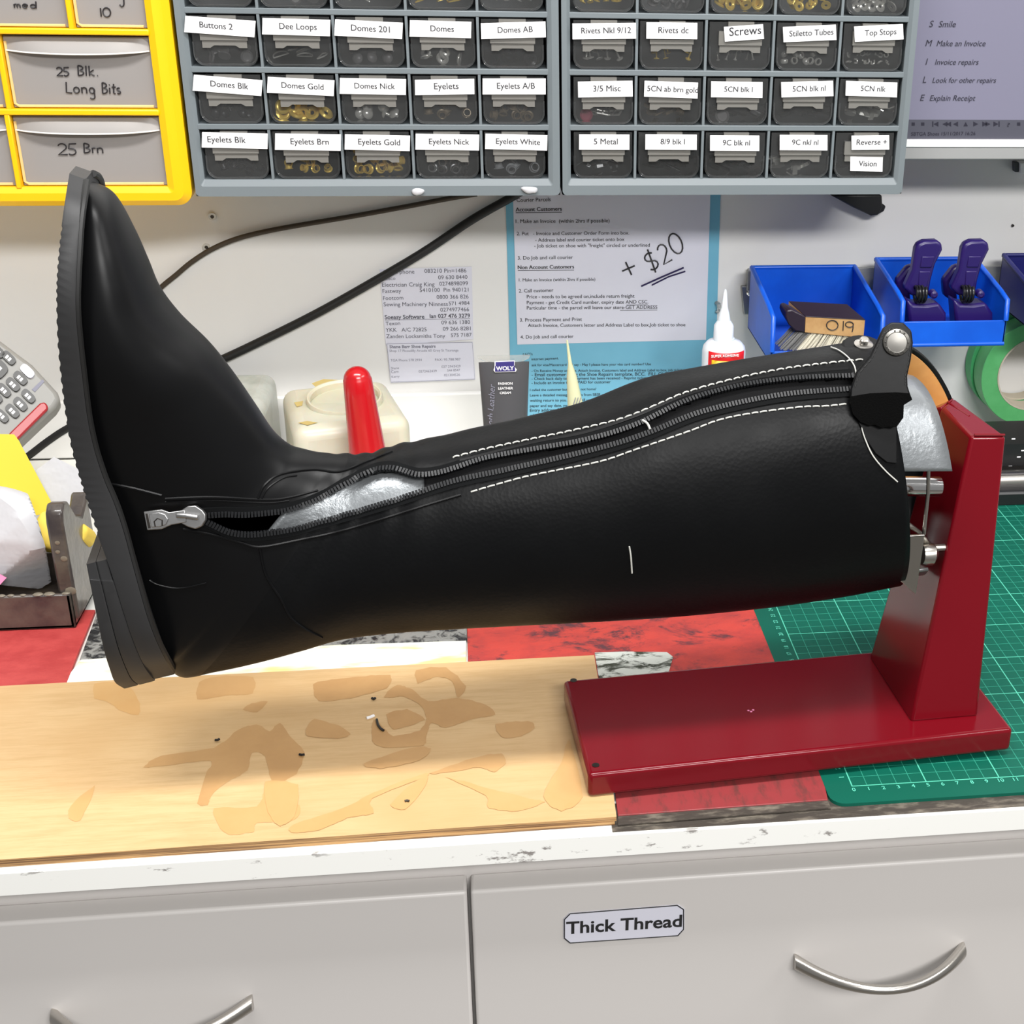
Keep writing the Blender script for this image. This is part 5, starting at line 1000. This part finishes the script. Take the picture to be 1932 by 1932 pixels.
jx = pz(512, 735, .09); m = MB(); m.box(jx[0]-.13, jx[0]-.002, jx[1]-.05, jx[1]+.055, TOP+.0004, .0895); tag(obj('grey_jug', m, 'jug_grey', bevel=.012, seg=4), 'greyish plastic container mostly hidden by the boot instep', 'jug')
cc = np.array([-.3375, .42, TOP]); cn_ = thing('plastic_cone', 'tall red plastic cone with rounded tip behind the boot ankle', 'cone', cc)
ztop = py(671, 692, .42)[2]-TOP; rad = lambda h: .0115+(.0205-.0115)*(1-h/ztop); m = MB(); pr = [(rad(h), h) for h in np.linspace(0, ztop-.011, 12)]+[(.0116*math.cos(a), ztop-.011+.011*math.sin(a)) for a in np.linspace(.1, 1.52, 8)]
cx0 = py(690, 850, .42)[0]; tl = np.array([py(671, 700, .42)[0]-cx0, 0, .068]); m.lathe(pr, (cx0+.006, .42, TOP+.0003), (-.06, 0, 1), 36); obj('shell', m, 'red_cone', cn_, angle=1.); obj('foot_ring', MB().lathe([(.019, 0), (.026, 0), (.026, .003), (.0205, .005), (.019, .005)], (cx0+.006, .42, TOP+.0003), (0, 0, 1), 36, closed=True), 'red_cone', cn_)
# cream tube
tb = thing('cream_tube', 'dark grey squeeze tube with white lettering against the blue notice', 'tube', (-.21, .5, TOP)); TY = .5
tw0, tw1 = py(901, 672, TY), py(999, 670, TY); G = []
for t in np.linspace(0, 1, 14):
    z = .014+(tw0[2]-.006-.014)*t; w = .0185+(.0232-.0185)*t; d = .0185*(1-t)**.8+.0012; x = -.2115+(.0004)*t; G.append([np.array([x+w*math.cos(q), TY+d*math.sin(q), z]) for q in np.linspace(0, 2*math.pi, 32, endpoint=False)])
m = MB(); m.grid(G, cv=True); m.add(G[0], [tuple(range(32))]); m.add(G[-1], [tuple(range(32))])
zsh = lambda f: .014+(tw0[2]-.02)*f
def ttext(s_, a, b, mi=1, **k): put_text(m, s_, py(*a, TY-.0052), py(*b, TY-.0052), NF, mi, lift=.0, **k)
m.prism([py(x, y, TY-.0040) for x, y in ((933, 682), (971, 680), (971, 692), (975, 697), (973, 701), (934, 702), (931, 698), (933, 692))], NF*.0008, 1); m.prism([py(x, y, TY-.0046) for x, y in ((935, 683), (970, 681.5), (970, 690), (935, 691))], NF*.0005, 2)
m.prism([py(x, y, TY-.0048) for x, y in ((934, 690.5), (971, 689.5), (972, 700), (934, 701))], NF*.0004, 2); put_text(m, 'WOLY', py(936, 699, TY-.0055), py(970, 698, TY-.0055), NF, 1, bold=.03, lift=0)
for s_, y, xa, xb in (('FASHION', 726, 940, 967), ('LEATHER', 735, 940, 968), ('CREAM', 743.5, 943, 964)): put_text(m, s_, py(xa, y, TY-.0082), py(xb, y-.5, TY-.0082), NF, 1, bold=.02, lift=0)
put_text(m, 'Smooth Leather', py(929, 830, TY-.0105), py(934, 725, TY-.0065), NF, 3, shear=.25, lift=0)
obj('body', m, ['tube_dark', 'paper', 'logo_blue', 'ink_pale'], tb, angle=.8)
m = MB(); m.prism([py(x, y, TY) for x, y in ((900, 671), (1000, 669), (998, 675), (986, 681), (950, 684), (915, 681), (902, 676))], NF*.0014); obj('crimp', m, 'clear_plastic', tb, smooth=False); obj('cap', MB().lathe([(.0165, 0), (.0165, .0135), (.015, .0145)], (-.2115, TY, TOP+.0004), n=28), 'black_plastic', tb)
# pale nozzle tube
nt = thing('nozzle_tube', 'pale yellowish tube with a pointed nozzle in front of blue notice', 'tube', (-.145, .48, TOP)); NX = py(1089, 768, .48)[0]
ztp = py(1079, 640, .48)[2]; m = MB(); m.lathe([(.0175, 0), (.0172, .04), (.0125, .07), (.0075, ztp-.066-TOP), (.0045, ztp-.034-TOP), (.0018, ztp-.022-TOP), (.0008, ztp-TOP)], (NX+.009, .48, TOP+.0003), (-.115, 0, 1), 28); obj('body', m, 'pale_tube', nt, angle=1.)
m = MB()
for k in range(3): put_text(m, 'glue', py(1081+k*5, 768-k*1, .464), py(1086+k*5, 752-k, .468), NF, 0, lift=0) if False else m.tube([py(1081+k*5, 766, .4715), py(1086+k*5, 750, .4725)], .0004, 5)
obj('print', m, 'ink_pale', nt)
# glue bottle
gb = thing('glue_bottle', 'white glue bottle with red label and long clear nozzle', 'bottle', (-.004, .5, TOP)); gx = py(1365, 680, .5)[0]; zsx = py(1365, 655, .5)[2]-TOP
m = MB(); m.lathe([(.0185, 0), (.0205, .002), (.0205, zsx-.004), (.0195, zsx+.001), (.016, zsx+.005), (.0095, zsx+.0075), (.0095, zsx+.009)], (gx, .5, TOP+.0003), n=36); obj('body', m, 'bottle_white', gb, angle=.8)
zn = py(1365, 640, .5)[2]; zc = py(1362, 608, .5)[2]; zp = py(1361, 548, .5)[2]; gn = gx-.001
m = MB(); m.lathe([(.0095, 0), (.0092, zc-zn-.002), (.008, zc-zn), (.006, zc-zn+.003)], (gn, .5, zn-.001), n=28); obj('collar', m, 'bottle_white', gb); m = MB(); m.lathe([(.0062, 0), (.0046, .008), (.003, (zp-zc)*.45), (.0016, (zp-zc)*.9), (.0008, zp-zc)], (gn, .5, zc+.001), n=20); obj('nozzle', m, 'bottle_white', gb, angle=1.)
zl = py(1365, 668, .478)[2]; m = MB(); aa = np.linspace(-2.5, -.62, 24); m.grid([[np.array([gx+.0208*math.cos(q), .5+.0208*math.sin(q), z]) for z in (zl, zl-.006, zl-.006, zl-.045)] for q in aa], 0)
m.grid([[np.array([gx+.0211*math.cos(q), .5+.0211*math.sin(q), z]) for z in (zl-.0075, zl-.03)] for q in np.linspace(-2.3, -.85, 16)], 1)
put_text(m, 'SUPER ADHESIVE', py(1342, 675, .4786), py(1394, 673, .4786), NF, 2, lift=0, bold=.02); obj('label', m, ['label_red', 'label_yellow', 'paper'], gb, solid=.0003)
# small hook on the notice edge
tag(obj('clear_hook', MB().tube([py(1352, 571, WY-.002), py(1356, 574, WY-.006), py(1357, 584, WY-.006), py(1353, 588, WY-.003)], .0022, 8), 'clear_plastic'), 'small clear plastic hook at the right edge of the blue notice', 'hook')
# paper trimmer at right
tr = thing('paper_trimmer', 'black paper trimmer with a shiny steel bar behind the cutting mat', 'trimmer', (.4, .46, TOP)); X0 = .215
zt_ = py(1910, 815, .50)[2]; m = MB(); m.box(X0, .66, .468, .53, TOP+.0003, zt_, 0)
for x, y in ((1912, 828), (1930, 850), (1922, 862), (1906, 880), (1928, 885)): m.box(*[v for a_, b_ in zip(py(x, y, .4678)-np.array([.0018, .0003, .0006]), py(x, y, .4678)+np.array([.0018, 0, .0006])) for v in (a_, b_)], 1)
obj('body', m, ['black_plastic', 'paper'], tr, smooth=False); obj('steel_bar', MB().tube([np.array([X0, .452, py(1910, 912, .445)[2]]), np.array([.66, .452, py(1910, 912, .445)[2]])], .0105, 24), 'steel', tr); obj('front_rail', MB().box(X0, .66, .424, .445, TOP+.0003, .014), 'black_plastic', tr, bevel=.003); obj('groove', MB().box(X0, .66, .4455, .4675, TOP+.0003, .022), 'dark_steel', tr)
# ================================================================== left edge clutter
pn = np.array([.22, -.72, .66]); pn /= np.linalg.norm(pn); p0 = np.array([-.60, .46, .125]); fp = lambda x, y, o=0.: ppl(x, y, p0+pn*o, pn)
ph = thing('desk_telephone', 'grey keypad telephone with dark keys and red strip at left', 'telephone', (-.63, .46, TOP))
OL = [(-140, 700), (-60, 590), (-20, 625), (0, 641), (60, 686), (108, 738), (114, 752), (104, 768), (70, 800), (15, 852), (-20, 890), (-90, 830)]
m = MB(); m.prism([fp(x, y) for x, y in OL], -pn*.022); obj('housing', m, 'phone_grey', ph, bevel=.004, seg=3)
def key(x, y, a=44, l=15, w=8, m_='key_dark'):
    a = math.radians(a); u = np.array([math.cos(a), math.sin(a)]); v = np.array([-u[1], u[0]]); P = []
    for q in np.linspace(0, 2*math.pi, 18, endpoint=False): P.append(np.array([x, y])+u*l*np.sign(math.cos(q))*abs(math.cos(q))**.6+v*w*np.sign(math.sin(q))*abs(math.sin(q))**.6)
    mm = MB(); mm.prism([fp(*p, -.0005) for p in P], pn*.0028, 0)
    if m_ == 'key_dark':
        for d in (-.35, .1): c = np.array([x, y])+u*l*d; mm.prism([fp(*(c+u*l*.16*sx+v*w*.45*sy), .0024) for sx, sy in ((-1, -1), (1, -1), (1, 1), (-1, 1))], pn*.0002, 1)
    obj('key', mm, [m_, 'paper'] if m_ == 'key_dark' else m_, ph, smooth=False)
for x, y in ((17, 677), (39, 715), (25, 727), (8, 738), (-8, 750), (54, 749), (39, 764), (24, 777), (4, 786), (-14, 770), (-4, 664), (-25, 715)): key(x, y)
key(-4, 697, 44, 18, 16); key(52, 702, 44, 15, 8, 'paper_cool'); 
m = MB(); m.prism([fp(x, y, .0002) for x, y in ((16, 822), (76, 763), (85, 761), (91, 768), (91, 775), (30, 836))], pn*.004); obj('red_strip', m, 'phone_red', ph, bevel=.0015); m = MB(); m.prism([fp(x, y, .0002) for x, y in ((60, 735), (80, 716), (84, 720), (66, 740))], pn*.0003); obj('faded_print', m, 'ink_pale', ph)
obj('foot', MB().box(-.72, -.665, .462, .52, TOP+.0003, .09), 'black_plastic', ph)
# dark metal tray with upright
ty = thing('metal_tray', 'glue-crusted dark metal tray with a notched upright on red pad', 'tray', (-.64, .3, .001))
m = MB(); m.box(-.80, -.5475, .256, .260, .0012, .0305); m.box(-.5515, -.5475, .256, .335, .0012, .0305); m.box(-.80, -.5475, .331, .335, .0012, .0305); m.box(-.80, -.5475, .256, .335, .0012, .005); obj('pan', m, 'dark_cast', ty, bevel=.0012)
m = MB(); m.prism([np.array([-.5575, y, z]) for y, z in ((.2605, .006), (.2605, .088), (.263, .096), (.270, .101), (.280, .098), (.294, .080), (.308, .072), (.322, .078), (.330, .084), (.330, .006))], (.0125, 0, 0)); obj('upright', m, 'dark_cast', ty, bevel=.002)
m = MB(); rs = random.Random(5)
for i in range(26): m.ball((-.80+.25*i/25+rs.uniform(-.003, .003), .2575, .0308), .0028*rs.uniform(.5, 1.2), 0, 5, (1.6, 1, .5))
for i in range(5): m.ball((-.5513+rs.uniform(-.004, .004), .2602, rs.uniform(.03, .09)), .0034*rs.uniform(.4, 1), 0, 5, (1.3, .15, 1.2))
o = obj('glue_crust', m, 'glue', ty); o['kind'] = 'stuff'
# notes and papers
def leaf(name, px_, p, n, m_, label, th=.0006, cat='paper', bend=.0):
    n = np.array(n, float); n /= np.linalg.norm(n); mm = MB(); mm.prism([ppl(x, y, np.array(p), n) for x, y in px_], n*th); tag(obj(name, mm, m_, bevel=0), label, cat)
leaf('sticky_note', [(-60, 818), (27, 820), (36, 832), (101, 955), (96, 966), (-60, 1004)], (-.60, .350, .09), (.25, -.85, .5), 'note_yellow', 'large bright yellow note with faint writing, below the telephone', .0012, 'note')
leaf('folded_paper', [(64, 890), (102, 862), (152, 887), (170, 935), (172, 985), (150, 992), (90, 975)], (-.555, .372, .08), (.2, -.9, .4), 'crumpled', 'white folded paper between the yellow note and the boot sole', .0008)
m = MB()
def crag(c, R, seed, mi=0):
    rs_ = np.random.RandomState(seed); nn = rs_.normal(size=(14, 3)); nn /= np.linalg.norm(nn, axis=1)[:, None]; hh = rs_.uniform(.72, 1., 14); G = []
    for a in np.linspace(.02, math.pi-.02, 60):
        row = []
        for b in np.linspace(0, 2*math.pi, 110, endpoint=False):
            d = np.array([math.sin(a)*math.cos(b), math.sin(a)*math.sin(b), math.cos(a)]); dots = nn@d; r_ = np.min(np.where(dots > .15, hh/np.maximum(dots, .15), 9)); row.append(np.array(c)+d*min(r_, 1.25)*np.array(R))
        G.append(row)
    m.grid(G, mi, cv=True)
crag((-.616, .297, .054), (.050, .026, .040), 3); tag(obj('crumpled_bag', m, 'crumpled', angle=.35), 'crumpled white plastic bag lying in the dark metal tray', 'bag')
m = MB(); q = [ppl(x, y, (-.575, .318, .088), (.1, -.8, .6)) for x, y in ((53, 1000), (78, 962), (108, 966), (160, 988), (166, 1000), (156, 1020), (96, 1035), (60, 1028))]; m.prism(q, np.array([.002, .016, -.014])); tag(obj('foam_block', m, 'foam_yellow', bevel=.003, seg=3), 'yellow foam scrap wedged behind the notched metal upright', 'foam')
leaf('pink_scrap', [(-40, 1080), (0, 1083), (13, 1090), (0, 1104), (-40, 1120)], (-.615, .264, .036), (0, -.9, .5), 'pink_paper', 'small pink paper scrap at the left edge of the tray')
